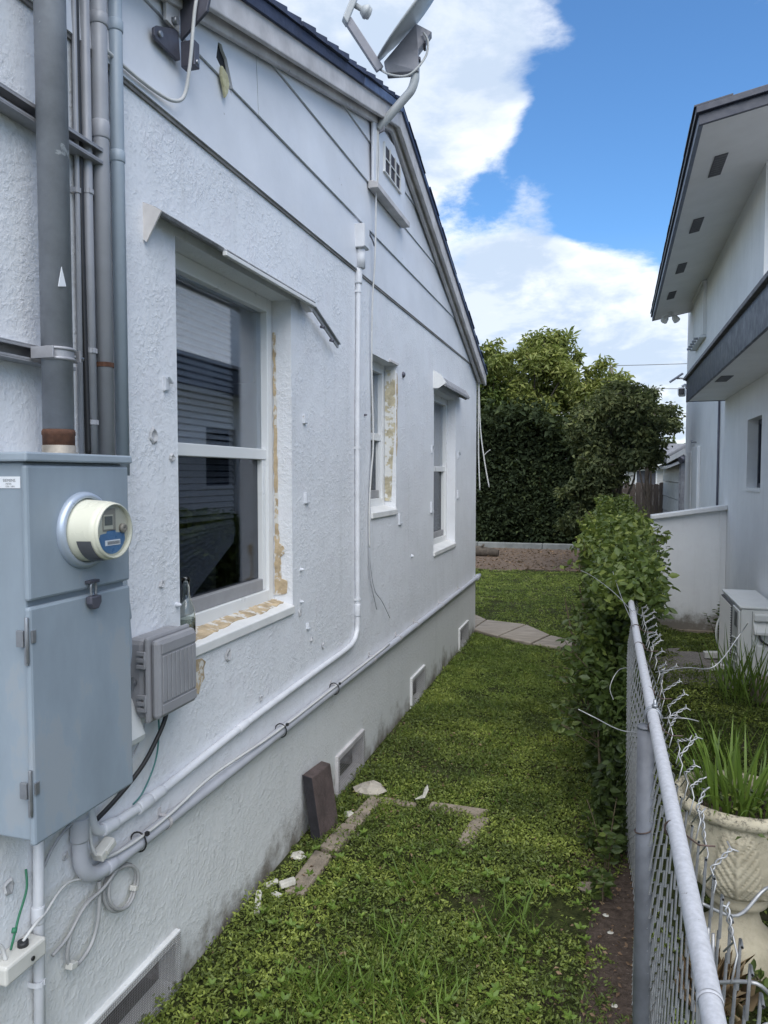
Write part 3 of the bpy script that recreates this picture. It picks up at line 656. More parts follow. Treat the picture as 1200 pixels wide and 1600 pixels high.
for (y, z, s) in ((1.873, 1.716, .022), (1.964, 1.655, .014), (1.90, 1.275, .014), (2.30, .965, .022), (2.93, 1.0, .018), (2.55, .74, .014), (1.25, 2.2, .02), (3.2, .80, .014), (3.06, .86, .012), (1.47, .66, .012), (1.29, .68, .02)):
    n = 7; ring = [(W + .0015 + random.uniform(0, .002), y + s * (1 + random.uniform(-.35, .3)) * math.cos(2 * math.pi * k / n), z + s * 1.1 * (1 + random.uniform(-.35, .3)) * math.sin(2 * math.pi * k / n)) for k in range(n)]
    inn = [(W + .0045 + random.uniform(0, .004), y + (p[1] - y) * .72, z + (p[2] - z) * .72) for p in ring]
    cen = [(W + .001, y + (p[1] - y) * .3 , z + (p[2] - z) * .3 + s * .15) for p in ring]
    MB().add(ring + inn + cen, [(i, (i + 1) % n, n + (i + 1) % n, n + i) for i in range(n)] + [(n + i, n + (i + 1) % n, 2 * n + (i + 1) % n, 2 * n + i) for i in range(n)] + [tuple(range(2 * n, 3 * n))]).build('plaster_chip', M_chip, house)

# gable vent
gv = MB().prism([(W + .022, 3.89, 3.20), (W + .022, 4.54, 3.20), (W + .022, 4.54, 3.455), (W + .022, 4.30, 3.555), (W + .022, 3.89, 3.54)], (.014, 0, 0)).build('gable_vent', M_siding, house, .003)
MB().box(W + .0365, W + .040, 4.075, 4.408, 3.33, 3.475).build('vent_screen', M_gvmesh, gv)
for yb_ in (4.075, 4.183, 4.295, 4.400): MB().box(W + .0365, W + .047, yb_ - .006, yb_ + .006, 3.322, 3.483).build('vent_bar', M_trimw, gv)
MB().box(W + .0405, W + .046, 4.075, 4.408, 3.395, 3.402).build('vent_rail', M_trimw, gv)
MB().box(W + .0365, W + .049, 4.06, 4.42, 3.315, 3.3215).build('vent_frame', M_trimw, gv)
MB().prism([(W + .01, 3.87, 3.20), (W + .065, 3.87, 3.185), (W + .065, 3.87, 3.155), (W + .01, 3.87, 3.155)], (0, .68, 0)).build('vent_sill', M_rake, gv, .003)

# ------------------------------------------------------------------ electrical things on the white wall
FX = -1.12
cab = thing('electrical_cabinet', (-1.2, 1.38, .83), 'tall blue-grey steel electrical cabinet on the white wall, holding the round meter', 'electrical box')
MB().box(W - .002, FX - .016, 1.222, 1.540, .838, 1.628).build('body', M_cabinet, cab, .004)
MB().box(FX - .0155, FX, 1.213, 1.545, 1.343, 1.622).build('meter_panel', M_cabinet, cab, .006)
MB().box(FX - .0155, FX, 1.213, 1.545, .832, 1.331).build('door', M_cabinet, cab, .006)
MB().box(W - .002, FX + .007, 1.206, 1.552, 1.6285, 1.648).build('cap', M_cabtop, cab, .004)
MB().lathe([(.086, 0), (.086, .004), (.083, .012), (.077, .016), (.072, .014), (.071, 0)], (FX + .0002, 1.380, 1.478), (1, 0, 0), 48, capb=False, capt=False).build('meter_ring', M_meterring, cab)
def hinge(z, cab):
    mb = MB()
    mb.box(FX - .03, FX - .012, 1.2065, 1.2128, z - .012, z + .022).box(FX + .0003, FX + .004, 1.2145, 1.226, z - .004, z + .022)
    mb.tube([(FX - .004, 1.2085, z - .045), (FX - .004, 1.2085, z + .05)], .0042, 8)
    mb.box(FX - .012, FX - .003, 1.2085, 1.2125, z - .05, z - .014)
    return mb.build('hinge', M_steel, cab, .001)
hinge(1.262, cab); hinge(.945, cab)
lb = MB().box(FX - .115, FX - .0225, 1.2205, 1.2218, 1.574, 1.598).build('label', M_white, cab)
def tm(x, y, z): return Matrix.Translation((x, y, z)) @ Matrix.Rotation(R(90), 4, 'X')
text_on('lettering', 'SIEMENS', .0085, M_ink, lb, tm(FX - .034, 1.2202, 1.587))
text_on('lettering', 'METER', .005, M_ink, lb, tm(FX - .044, 1.2202, 1.581)); text_on('lettering', '125A  240V', .005, M_ink, lb, tm(FX - .036, 1.2202, 1.576))

mt = thing('electricity_meter', (FX, 1.38, 1.478), 'cream round electricity meter with a small grey display and blue sticker, plugged into the cabinet', 'meter')
mc = (FX + .001, 1.38, 1.478)
MB().lathe([(.0705, 0), (.0705, .006), (.0685, .010), (.0655, .062), (.0640, .071), (.0615, .0745), (.058, .0755)], mc, (1, 0, 0), 56, capt=False).build('casing', M_cream, mt)
xf = FX + .0745
MB().lathe([(.0585, 0), (.0005, .0001)], (xf, 1.38, 1.478), (1, 0, 0), 56, capb=False, capt=False).build('face', M_creamf, mt)
def fbox(name, y0, y1, z0, z1, t, mat, x=None): 
    x = xf + .0004 if x is None else x
    return MB().box(x, x + t, 1.38 + y0, 1.38 + y1, 1.478 + z0, 1.478 + z1).build(name, mat, mt, .0008)
fbox('display_frame', -.032, .012, .000, .050, .0008, pm('meter_taupe', (.26, .25, .22), .4))
fbox('display_panel', -.030, .002, .004, .036, .0009, M_creamf, xf + .0014)
fbox('display', -.028, -.001, .013, .033, .0006, M_lcd, xf + .0025)
ang = [R(a) for a in range(196, 345, 8)]
st = [(xf + .0006, 1.38 + .047 * math.cos(a), 1.478 - .004 + .047 * math.sin(a)) for a in ang]
st = [p for p in st if p[2] < 1.478 - .006]
st = [(xf + .0006, 1.38 - .040, 1.478 - .006)] + st + [(xf + .0006, 1.38 + .042, 1.478 - .006), (xf + .0006, 1.38 + .012, 1.478 - .004), (xf + .0006, 1.38 + .010, 1.478 + .002), (xf + .0006, 1.38 - .018, 1.478 + .001), (xf + .0006, 1.38 - .020, 1.478 - .004)]
MB().prism(st, (.0006, 0, 0)).build('sticker', M_bluest, mt)
fbox('barcode_label', -.026, .026, -.032, -.020, .0005, M_white, xf + .0014)
for k in range(14): fbox('barcode_bar', -.018 + k * .003, -.0165 + k * .003, -.030, -.0225, .0003, M_ink, xf + .0021)
MB().lathe([(.0105, 0), (.0105, .006), (.008, .009), (.003, .0085), (.0005, .006)], (xf + .0004, 1.38 + .034, 1.478 + .004), (1, 0, 0), 20, capt=False).build('reset_knob', M_brass, mt)
mb = MB(); aa = [R(a) for a in range(196, 262, 6)]
for xk in (.040, .069):
    pass
vs = []; rr_ = lambda x: .0692 - (.0692 - .0655) * (x - .010) / .06
for a in aa:
    for xk in (.034, .069): vs.append((FX + xk, 1.38 + (rr_(xk) + .0012) * math.cos(a), 1.478 + (rr_(xk) + .0012) * math.sin(a)))
n = len(aa)
MB().add(vs, [(2 * i, 2 * i + 1, 2 * i + 3, 2 * i + 2) for i in range(n - 1)], True).build('side_window', M_smoke, mt)
MB().lathe([(.0595, 0), (.0575, .0035), (.05, .0042), (.02, .0045), (.0005, .0046)], (xf + .0095, 1.38, 1.478), (1, 0, 0), 48, capb=False, capt=False).build('glass_cover', M_lens, mt)
MB().lathe([(.0615, 0), (.062, .006), (.060, .0096), (.0575, .0096), (.0575, 0)], (xf, 1.38, 1.478), (1, 0, 0), 56, capb=False, capt=False).build('front_rim', M_cream, mt)

pl = thing('padlock', (FX + .012, 1.396, 1.33), 'small dark padlock hanging on the hasp between cabinet panels, below the round meter', 'padlock')
MB().box(FX + .0005, FX + .014, 1.379, 1.414, 1.357, 1.364).build('hasp', M_darksteel, pl, .001)
mb = MB(); mb.tube(smooth_path([(FX + .010, 1.388, 1.328), (FX + .010, 1.388, 1.352), (FX + .010, 1.396, 1.361), (FX + .010, 1.404, 1.352), (FX + .010, 1.404, 1.328)], 5), .003, 8); mb.build('shackle', M_steel, pl)
MB().prism([(FX + .003, 1.378, 1.328), (FX + .003, 1.414, 1.328), (FX + .003, 1.414, 1.312), (FX + .003, 1.404, 1.298), (FX + .003, 1.388, 1.298), (FX + .003, 1.378, 1.312)], (.016, 0, 0)).build('lock_body', M_darksteel, pl, .003)

# mast and its struts
rz = thing('service_mast', (-1.19, 1.39, 1.65), 'thick dark grey galvanised service mast rising from the cabinet top', 'pipe')
MB().tube([(-1.192, 1.392, 1.700), (-1.192, 1.396, 4.6)], .0335, 28).build('pipe', M_riser, rz)
MB().lathe([(.0345, 0), (.0345, .022), (.036, .024), (.036, .03), (.034, .036)], (-1.192, 1.392, 1.668), seg=28).build('rusty_collar', M_rust, rz)
MB().lathe([(.040, 0), (.040, .004), (.036, .005), (.036, .020)], (-1.192, 1.392, 1.6482), seg=28).build('hub', M_brass, rz)
MB().prism([(-1.192 + .0336, 1.385, 2.02), (-1.192 + .0336, 1.372, 2.06), (-1.192 + .032, 1.362, 2.015)], (.0012, 0, 0)).build('torn_sticker', M_white, rz)
def strut(z, y1, label, dz, clamp):
    t = thing('strut_channel', (W, 1.4, z), label, 'bracket')
    MB().box(W, W + .0035, .6, y1, z - .02, z + .02).box(W + .0036, W + .041, .6, y1, z + .0165, z + .02).box(W + .0036, W + .041, .6, y1, z - .02, z - .0165).box(W + .0375, W + .041, .6, y1, z + .0105, z + .0164).box(W + .0375, W + .041, .6, y1, z - .0164, z - .0105).build('channel', M_strut, t, .001)
    if clamp:
        mb = MB(); ps = [(-1.192 + .036 * math.cos(R(a)), 1.393 + .036 * math.sin(R(a)), z) for a in range(-100, 101, 12)]
        for dzz in (-.011, .011): mb.tube([(p[0], p[1], p[2] + dzz) for p in ps], .004, 6)
        for q in range(len(ps) - 1):
            a_, b_ = ps[q], ps[q + 1]
            mb.add([(a_[0], a_[1], z - .011), (b_[0], b_[1], z - .011), (b_[0], b_[1], z + .011), (a_[0], a_[1], z + .011)], [(0, 1, 2, 3)])
        mb.build('pipe_clamp', M_strut, t)
        mb = MB().box(-1.225, -1.165, 1.434, 1.440, z - .013, z + .013)
        mb.build('clamp_ear', M_strut, t, .001); MB().box(-1.225, -1.165, 1.348, 1.352, z - .013, z + .013).build('clamp_ear', M_strut, t, .001)
        MB().tube([(-1.180, 1.428, z), (-1.180, 1.462, z)], .0055, 6).lathe([(.010, 0), (.010, .006)], (-1.180, 1.4405, z), (0, 1, 0), 6).build('clamp_bolt', M_steel, t)
    return t
strut(2.405, 1.615, 'upper of two wall strut channels crossing behind the grey service mast', 0, False)
strut(1.872, 1.50, 'lower wall strut channel clamped to the grey service mast above the cabinet', 0, True)

def conduit(name, label, pts, r, mat, couplings=(), straps=(), cat='conduit', group=None, seg=14, strap_mat=None, root=None):
    t = thing(name, pts[0], label, cat, group)
    MB().tube(pts, r, seg).build('pipe', mat, t)
    for c in couplings:
        a, b = Vector(c[0]), Vector(c[1]); rr2 = r * c[2] if len(c) > 2 else r * 1.28
        d = (b - a)
        MB().tube([a, a + d * .08, b - d * .08, b], [rr2 * .93, rr2, rr2, rr2 * .93], seg).build('coupling', c[3] if len(c) > 3 else mat, t)
    for s_ in straps:      # (y, z, vertical?)
        yy, zz, vert = s_[:3]; x = s_[3] if len(s_) > 3 else pts[0][0]
        mb = MB(); n_ = 8
        ring = [(x + (r + .002) * math.sin(R(a)), (r + .002) * math.cos(R(a))) for a in np.linspace(0, 180, n_)]
        ring = [(W + .001, r + .002)] + ring + [(W + .001, -r - .002)]
        h_ = .006
        for q in range(len(ring) - 1):
            (x0, o0), (x1, o1) = ring[q], ring[q + 1]
            if vert: mb.add([(x0, yy + o0, zz - h_), (x1, yy + o1, zz - h_), (x1, yy + o1, zz + h_), (x0, yy + o0, zz + h_)], [(0, 1, 2, 3)])
            else: mb.add([(x0, yy - h_, zz + o0), (x1, yy - h_, zz + o1), (x1, yy + h_, zz + o1), (x0, yy + h_, zz + o0)], [(0, 1, 2, 3)])
        if vert: mb.box(W, W + .003, yy + r + .002, yy + r + .024, zz - h_, zz + h_)
        else: mb.box(W, W + .003, yy - h_, yy + h_, zz + r + .002, zz + r + .02)
        so = mb.build('strap', s_[4] if len(s_) > 4 else (strap_mat or mat), t)
        sf = so.modifiers.new('thick', 'SOLIDIFY'); sf.thickness = .0018; sf.offset = 1
    return t
CG = 'conduits rising behind the cabinet'
conduit('conduit', 'thinnest pinkish-grey cable conduit, first to the right of the thick mast', [(-1.257, 1.548, 1.648), (-1.257, 1.551, 2.3), (-1.257, 1.549, 4.2)], .006, M_cond, straps=[(1.549, 2.30, True)], group=CG)
t = thing('cable', (-1.257, 1.566, 1.648), 'black cable running up between the thin conduits right of the mast', 'cable')
MB().tube(smooth_path([(-1.257, 1.572, 1.648), (-1.256, 1.566, 1.9), (-1.256, 1.562, 2.2), (-1.257, 1.563, 2.38), (-1.258, 1.560, 2.7), (-1.258, 1.556, 4.0)], 8), .0072, 8).build('sheath', M_black, t)
conduit('conduit', 'narrow grey conduit with flaking paint, beside the black cable', [(-1.255, 1.588, 1.648), (-1.255, 1.586, 2.2), (-1.254, 1.588, 4.2)], .0125, M_cond, straps=[(1.587, 1.915, True), (1.587, 2.31, True), (1.586, 1.735, True)], group=CG)
conduit('conduit', 'thicker grey conduit with a rusty square strap, second from the right', [(-1.247, 1.630, 1.648), (-1.247, 1.630, 2.6), (-1.247, 1.632, 4.2)], .0205, M_cond, couplings=[((-1.247, 1.630, 2.455), (-1.247, 1.630, 2.50), 1.12), ((-1.247, 1.631, 2.735), (-1.247, 1.631, 2.765), 1.15)], straps=[(1.630, 1.885, True, -1.247, M_rust)], group=CG)
conduit('conduit', 'smooth bluish-grey conduit, rightmost of the vertical run by the siding end', [(-1.249, 1.700, 1.60), (-1.249, 1.700, 2.6), (-1.249, 1.700, 4.2)], .0175, M_condb, couplings=[((-1.249, 1.700, 2.425), (-1.249, 1.700, 2.455), 1.12), ((-1.249, 1.700, 2.76), (-1.249, 1.700, 2.79), 1.14)], group=CG, straps=[(1.70, 2.77, True)])
conduit('conduit', 'pale pipe beside the cabinet right edge, bending back under a sleeve', smooth_path([(-1.232, 1.645, 1.60), (-1.232, 1.655, 1.40), (-1.232, 1.668, 1.24), (-1.232, 1.676, 1.16), (-1.232, 1.672, 1.10), (-1.236, 1.640, 1.055), (-1.24, 1.56, 1.03)], 6), .0155, M_condb, couplings=[((-1.232, 1.665, 1.262), (-1.232, 1.672, 1.215), 1.22)])

# conduits low on the wall
up = smooth_path([(-1.248, 1.540, .835), (-1.248, 1.540, .745), (-1.248, 1.556, .695), (-1.25, 1.60, .672), (-1.252, 1.70, .664), (-1.255, 1.85, .662), (-1.255, 2.4, .690), (-1.255, 3.0, .707), (-1.255, 3.44, .716), (-1.255, 3.58, .727), (-1.255, 3.645, .765), (-1.255, 3.668, .84), (-1.255, 3.668, 1.2), (-1.255, 3.672, 1.9), (-1.255, 3.69, 2.5), (-1.256, 3.70, 2.82)], 8)
conduit('conduit', 'white painted conduit running low along the wall then up to the box on the siding', up, .0135, M_condw,
        couplings=[((-1.25, 1.585, .676), (-1.25, 1.64, .668), 1.35), ((-1.253, 1.74, .663), (-1.254, 1.80, .662), 1.5), ((-1.254, 1.803, .662), (-1.254, 1.865, .663), 1.3), ((-1.255, 2.34, .688), (-1.255, 2.40, .690), 1.2), ((-1.255, 3.668, .855), (-1.255, 3.668, .92), 1.25), ((-1.256, 3.694, 2.60), (-1.256, 3.697, 2.68), 1.5)],
        straps=[(3.671, 1.745, True, -1.255), (3.668, .945, True, -1.255), (3.69, 2.56, True, -1.255)])
jb = thing('junction_box', (-1.24, 3.70, 2.82), 'small white junction box on the siding atop the vertical painted conduit', 'electrical box')
MB().box(W + .002, W + .055, 3.66, 3.745, 2.78, 2.90).build('box', M_condw, jb, .004)
MB().box(W + .0555, W + .060, 3.663, 3.742, 2.784, 2.896).build('lid', M_condw, jb, .003)
MB().tube([(W + .025, 3.70, 2.68), (W + .025, 3.70, 2.779)], .024, 12).build('fitting', M_condw, jb)
dn = smooth_path([(-1.245, 1.497, .835), (-1.245, 1.497, .70), (-1.245, 1.500, .635), (-1.245, 1.53, .588), (-1.246, 1.60, .570), (-1.248, 1.8, .566), (-1.248, 3.0, .566), (-1.248, 5.0, .566), (-1.248, 7.36, .566), (-1.25, 7.45, .566)], 7)
conduit('conduit', 'long grey pipe low on the wall, running from the cabinet to the far corner', dn, .0195, M_condg,
        couplings=[((-1.245, 1.497, .75), (-1.245, 1.497, .69), 1.18), ((-1.246, 1.59, .571), (-1.246, 1.625, .569), 1.12), ((-1.249, 7.36, .566), (-1.249, 7.455, .566), 1.5, M_condg)],
        straps=[(1.87, .566, False, -1.248), (3.3, .566, False, -1.248), (3.9, .566, False, -1.248), (4.45, .566, False, -1.248), (4.9, .566, False, -1.248), (5.7, .566, False, -1.248), (6.5, .566, False, -1.248)], strap_mat=M_rake)
t = thing('cable', (-1.23, 1.55, .7), 'thin white cable tied along the top of the long grey pipe', 'cable')
MB().tube(smooth_path([(-1.25, 1.545, .80), (-1.245, 1.535, .68), (-1.236, 1.56, .617), (-1.232, 1.66, .594), (-1.230, 1.85, .592), (-1.232, 2.1, .610), (-1.233, 2.35, .600), (-1.232, 2.6, .590), (-1.234, 3.2, .587), (-1.236, 4.2, .5875)], 6), .0048, 7).build('sheath', M_cabw, t)
for yy in (1.735, 2.68, 3.29):
    mb = MB(); mb.tube([(-1.246 + .0255 * math.cos(R(a)), yy, .571 + .028 * math.sin(R(a))) for a in range(0, 360, 20)], .0026, 6, closed=True).box(-1.222, -1.212, yy - .005, yy + .005, .594, .604)
    mb.build('cable_tie', M_black, t)
t = thing('cable_clip', (-1.245, 1.56, .65), 'little white plastic clip wedged in the elbow of the low grey pipe', 'clip')
MB().obox((-1.235, 1.575, .632), (1, 0, 0), (0, .9, .35), (0, -.35, .9), .016, .030, .012).build('clip_body', M_offwh, t, .003)
MB().obox((-1.219, 1.580, .637), (1, 0, 0), (0, .9, .35), (0, -.35, .9), .004, .018, .007).build('clip_tab', M_offwh, t, .002)

# grey coax coils
def ell(cy, cz, a, b, rot, n=22, x=-1.258):
    out = []
    for k in range(n):
        t_ = 2 * math.pi * k / n; u, v = a * math.cos(t_), b * math.sin(t_)
        out.append((x + .006 * math.sin(t_ * 1.5), cy + u * math.cos(rot) - v * math.sin(rot), cz + u * math.sin(rot) + v * math.cos(rot)))
    return out
t = thing('cable_coil', (-1.255, 1.67, .47), 'smaller loop of grey cable hanging under the low pipe elbow', 'cable', 'coiled cables under the cabinet')
MB().tube(ell(1.668, .475, .066, .058, R(-35)), .0052, 8, closed=True).tube(ell(1.670, .476, .062, .054, R(-40), x=-1.248), .0045, 8, closed=True).build('loop', M_cabg, t)
MB().obox((-1.252, 1.722, .445), (1, 0, 0), (0, 1, -.3), (0, .3, 1), .010, .009, .007).build('tape', M_offwh, t, .002)
t = thing('cable_coil', (-1.255, 1.5, .46), 'larger teardrop loop of grey cable left of the small loop', 'cable', 'coiled cables under the cabinet')
MB().tube(smooth_path([(-1.25, 1.64, .548), (-1.246, 1.585, .520), (-1.25, 1.52, .515), (-1.25, 1.468, .475), (-1.252, 1.452, .415), (-1.25, 1.478, .380), (-1.248, 1.53, .395), (-1.25, 1.563, .440), (-1.25, 1.572, .50), (-1.25, 1.572, .545)], 6), .0052, 8).tube(smooth_path([(-1.243, 1.65, .553), (-1.240, 1.58, .527), (-1.244, 1.51, .515), (-1.248, 1.45, .470), (-1.25, 1.40, .455)], 6), .0045, 8).build('loop', M_cabg, t)
MB().obox((-1.248, 1.462, .392), (1, 0, 0), (0, 1, -.3), (0, .3, 1), .010, .011, .008).build('tape', M_offwh, t, .002)

# stub conduit below the cabinet and its bracket
conduit('conduit', 'thin painted conduit dropping from the cabinet underside to the ground', [(-1.252, 1.372, .835), (-1.252, 1.362, .6), (-1.252, 1.352, -.02)], .0125, M_condw, couplings=[((-1.252, 1.361, .60), (-1.252, 1.360, .56), 1.2)], straps=[(1.355, .42, True, -1.252)])
t = thing('bracket', (-1.24, 1.29, .5), 'white plastic cover box in front of the thin conduit near the bottom left', 'bracket')
MB().box(W + .001, W + .055, 1.225, 1.345, .502, .545).build('cover', M_offwh, t, .006)
MB().lathe([(.005, 0), (.005, .003)], (W + .0555, 1.30, .521), (1, 0, 0), 10).build('screw_hole', M_black, t)
MB().tube([(W + .03, 1.30, .5455), (W + .03, 1.30, .556)], .012, 12).build('grommet', M_black, t)
t = thing('cable', (-1.25, 1.38, .55), 'thin white wire looping from the plastic cover box to the big cable loop', 'cable')
MB().tube(smooth_path([(-1.24, 1.30, .555), (-1.235, 1.33, .575), (-1.24, 1.37, .58), (-1.245, 1.42, .60), (-1.25, 1.47, .60), (-1.25, 1.55, .565)], 6), .0035, 7).build('sheath', M_cabw, t)
t = thing('ground_wire', (-1.25, 1.3, .6), 'green wire hanging beside the thin conduit under the cabinet', 'wire')
MB().tube(smooth_path([(-1.26, 1.335, .70), (-1.25, 1.325, .66), (-1.25, 1.30, .61), (-1.248, 1.285, .58), (-1.25, 1.275, .55)], 6), .0028, 7).tube([(-1.25, 1.288, .592), (-1.247, 1.282, .584)], .006, 8).build('wire', M_green, t)
t = thing('cable', (-1.25, 1.22, .58), 'bent white cable end left of the plastic cover box', 'cable')
MB().tube(smooth_path([(-1.25, 1.12, .55), (-1.25, 1.18, .575), (-1.248, 1.225, .588), (-1.245, 1.245, .575), (-1.24, 1.25, .545)], 6), .0045, 7).build('sheath', M_cabw, t)
t = thing('cable', (-1.25, 1.42, .76), 'dark thin cable slung from the pipe elbow to the thin conduit', 'cable')
MB().tube(smooth_path([(-1.25, 1.49, .745), (-1.252, 1.45, .735), (-1.252, 1.41, .712), (-1.252, 1.375, .675)], 6), .0042, 7).build('sheath', M_cond, t)

# telecom box
tb = thing('telecom_box', (-1.2, 1.83, 1.03), 'grey ribbed plastic telecom box beside the cabinet under the first window', 'utility box')
MB().box(W, W + .062, 1.722, 1.925, .925, 1.150).build('body', M_plast, tb, .016)
MB().box(W + .063, W + .078, 1.716, 1.931, .917, 1.157).build('lid_rim', M_plast, tb, .008)
lid = MB().box(W + .0785, W + .104, 1.724, 1.923, .926, 1.149).build('lid', M_plast, tb, .018)
for k in range(8): MB().box(W + .1042, W + .1075, 1.744 + k * .0215, 1.7625 + k * .0215, .972, 1.102).build('rib', M_plast, lid, .0015)
MB().box(W + .1042, W + .1070, 1.742, 1.915, 1.108, 1.136).build('name_strip', M_plast, lid, .002)
MB().box(W + .1042, W + .1070, 1.742, 1.915, .938, .966).build('name_strip', M_plast, lid, .002)
for z_ in (1.095, .975):
    mb = MB(); mb.tube([(W + .069, 1.7125, z_ - .022), (W + .069, 1.7125, z_ + .022)], .0042, 8)
    for dz in (-.018, 0, .018): mb.box(W + .045, W + .072, 1.7085, 1.7165, z_ + dz - .0055, z_ + dz + .0055)
    mb.build('hinge', M_plast, tb, .001)
MB().tube([(W + .03, 1.7215, 1.03), (W + .03, 1.706, 1.03)], .010, 10).box(W + .022, W + .038, 1.700, 1.708, 1.01, 1.05).build('screw_lug', M_steel, tb, .001)
t = thing('terminal_cover', (-1.24, 1.71, .92), 'small white wedge-shaped plastic cover tucked between cabinet and telecom box', 'utility box')
MB().prism([(W, 1.66, .985), (W + .02, 1.66, .985), (W + .055, 1.66, .885), (W + .050, 1.66, .865), (W, 1.66, .865)], (0, .075, 0)).build('cover', M_whitepl, t, .005)
t = thing('cable', (-1.22, 1.85, .88), 'thick black cable curving down from the telecom box to behind the cabinet', 'cable')
MB().tube(smooth_path([(-1.225, 1.85, .93), (-1.225, 1.845, .895), (-1.23, 1.81, .845), (-1.235, 1.74, .785), (-1.245, 1.64, .735), (-1.25, 1.56, .71)], 7), .0065, 9).build('sheath', M_black, t)
t = thing('ground_wire', (-1.24, 1.82, .8), 'thin teal wire hanging from the telecom box to the painted conduit', 'wire')
MB().tube(smooth_path([(-1.23, 1.815, .93), (-1.235, 1.825, .85), (-1.242, 1.815, .77), (-1.245, 1.76, .705), (-1.25, 1.72, .685)], 7), .0026, 7).build('wire', M_teal, t)
t = thing('cable', (-1.24, 1.76, .85), 'thin grey wire between telecom box and cabinet, left of the teal wire', 'cable')
MB().tube(smooth_path([(-1.23, 1.765, .93), (-1.24, 1.74, .86), (-1.25, 1.70, .80), (-1.255, 1.66, .74)], 7), .0022, 7).build('sheath', M_cond, t)

# bottle on the sill
bt = thing('bottle', (-1.302, 2.085, 1.06), 'empty clear glass bottle standing on the first window sill', 'bottle')
pr = [(.026, 0), (.0295, .004), (.0295, .085), (.028, .105), (.020, .128), (.0135, .148), (.0122, .195), (.0142, .197), (.0142, .208), (.0122, .210)]
inn = [(.0102, .210), (.0102, .150), (.017, .127), (.025, .104), (.0268, .085), (.0268, .008), (.0005, .007)]
MB().lathe(pr + inn, (-1.302, 2.085, 1.0605), seg=28, capt=False).build('glass', M_bottle, bt)
MB().lathe([(.0297, .022), (.0299, .024), (.0299, .075), (.0297, .077)], (-1.302, 2.085, 1.0605), seg=28, capb=False, capt=False).build('label_residue', glass_mat('milky_label', (.62, .64, .62), .4), bt)

# window hoods
hd = thing('window_hood', (-1.24, 2.4, 2.34), 'broken remains of a metal window hood over the first window, with one arm dangling', 'hood')
MB().prism([(W, 1.838, 2.375), (W, 1.838, 2.270), (W + .010, 1.838, 2.262), (W + .060, 1.838, 2.345), (W + .030, 1.838, 2.362)], (0, .006, 0)).build('end_plate', pm('peeling_white_metal', (.62, .59, .57), .6, 0, .15, 14, chips=(.30, .20, .15), chip_t=.66, chip_s=18), hd)
MB().prism([(W, 1.846, 2.375), (W + .034, 1.846, 2.362), (W + .058, 1.846, 2.346), (W + .052, 1.846, 2.337), (W + .025, 1.846, 2.350), (W, 1.846, 2.358)], (0, 1.15, 0)).build('header', pm('grimy_header', (.25, .25, .26), .7, 0, .4, 20, .4, 80, chips=(.62, .62, .63), chip_t=.60, chip_s=20), hd, .002)
MB().box(W + .050, W + .066, 2.20, 2.98, 2.322, 2.336).build('lip', M_trimw, hd, .002)
MB().prism([(W + .02, 2.90, 2.335), (W + .02, 2.985, 2.335), (W + .02, 2.975, 2.300), (W + .02, 2.93, 2.312)], (.03, 0, 0)).build('bracket', M_rake, hd, .002)
MB().obox((W + .035, 3.155, 2.275), (0, .33, -.115), (1, 0, 0), (0, .115, .33), .182, .004, .011).obox((W + .043, 3.155, 2.284), (0, .33, -.115), (1, 0, 0), (0, .115, .33), .182, .008, .0025).build('dangling_arm', M_cond, hd, .001)
for q in (.35, .7): MB().tube([(W + .03, 3.0 + .33 * q, 2.322 - .115 * q - .014), (W + .05, 3.0 + .33 * q, 2.322 - .115 * q - .020)], .006, 8).build('rivet', M_darksteel, hd)
hd = thing('window_hood', (-1.22, 6.0, 2.32), 'intact short grey metal hood over the third, farthest window', 'hood')
pf = [(W, 2.385), (W + .06, 2.35), (W + .095, 2.295), (W + .095, 2.275), (W + .085, 2.275), (W + .05, 2.325), (W, 2.345)]
MB().prism([(x, 5.505, z) for x, z in pf], (0, 1.0, 0)).build('cover', pm('grimy_hood', (.27, .27, .28), .65, 0, .3, 14, chips=(.5, .5, .5), chip_t=.66), hd, .002)
MB().prism([(W, 5.495, 2.40), (W + .062, 5.495, 2.36), (W + .10, 5.495, 2.30), (W + .04, 5.495, 2.262), (W, 5.495, 2.262)], (0, .009, 0)).build('end_plate', M_trimw, hd)
MB().prism([(W, 6.507, 2.385), (W + .062, 6.507, 2.352), (W + .10, 6.507, 2.29), (W + .06, 6.507, 2.27), (W, 6.507, 2.30)], (0, .009, 0)).build('end_plate', M_rake, hd)

# hanging cables on the far part of the wall
t = thing('cable', (-1.24, 3.92, 2.4), 'long white cable hanging from the dish down the wall, its frayed ends loose', 'cable')
MB().tube(smooth_path([(-1.235, 3.955, 3.50), (-1.232, 3.945, 3.35), (-1.235, 3.935, 3.12), (-1.236, 3.92, 2.8), (-1.25, 3.915, 2.55), (-1.256, 3.92, 2.2), (-1.25, 3.93, 1.8), (-1.256, 3.905, 1.6), (-1.26, 3.885, 1.4), (-1.258, 3.885, 1.2)], 7), .0048, 7).tube(smooth_path([(-1.230, 3.955, 3.52), (-1.226, 3.960, 3.35), (-1.230, 3.950, 3.20)], 6), .004, 6).build('sheath', M_cabw, t)
MB().tube(smooth_path([(-1.258, 3.885, 1.2), (-1.256, 3.90, 1.08), (-1.252, 3.96, .95), (-1.25, 4.10, .86), (-1.25, 4.26, .735)], 6), .0025, 6).tube(smooth_path([(-1.258, 3.885, 1.2), (-1.258, 3.885, 1.05), (-1.252, 3.92, .95), (-1.25, 3.99, .835)], 6), .0032, 6).build('frayed_end', M_cond, t)
t = thing('cable', (-1.22, 7.46, 2.2), 'pale cable ends dangling at the far corner of the white house', 'cable')
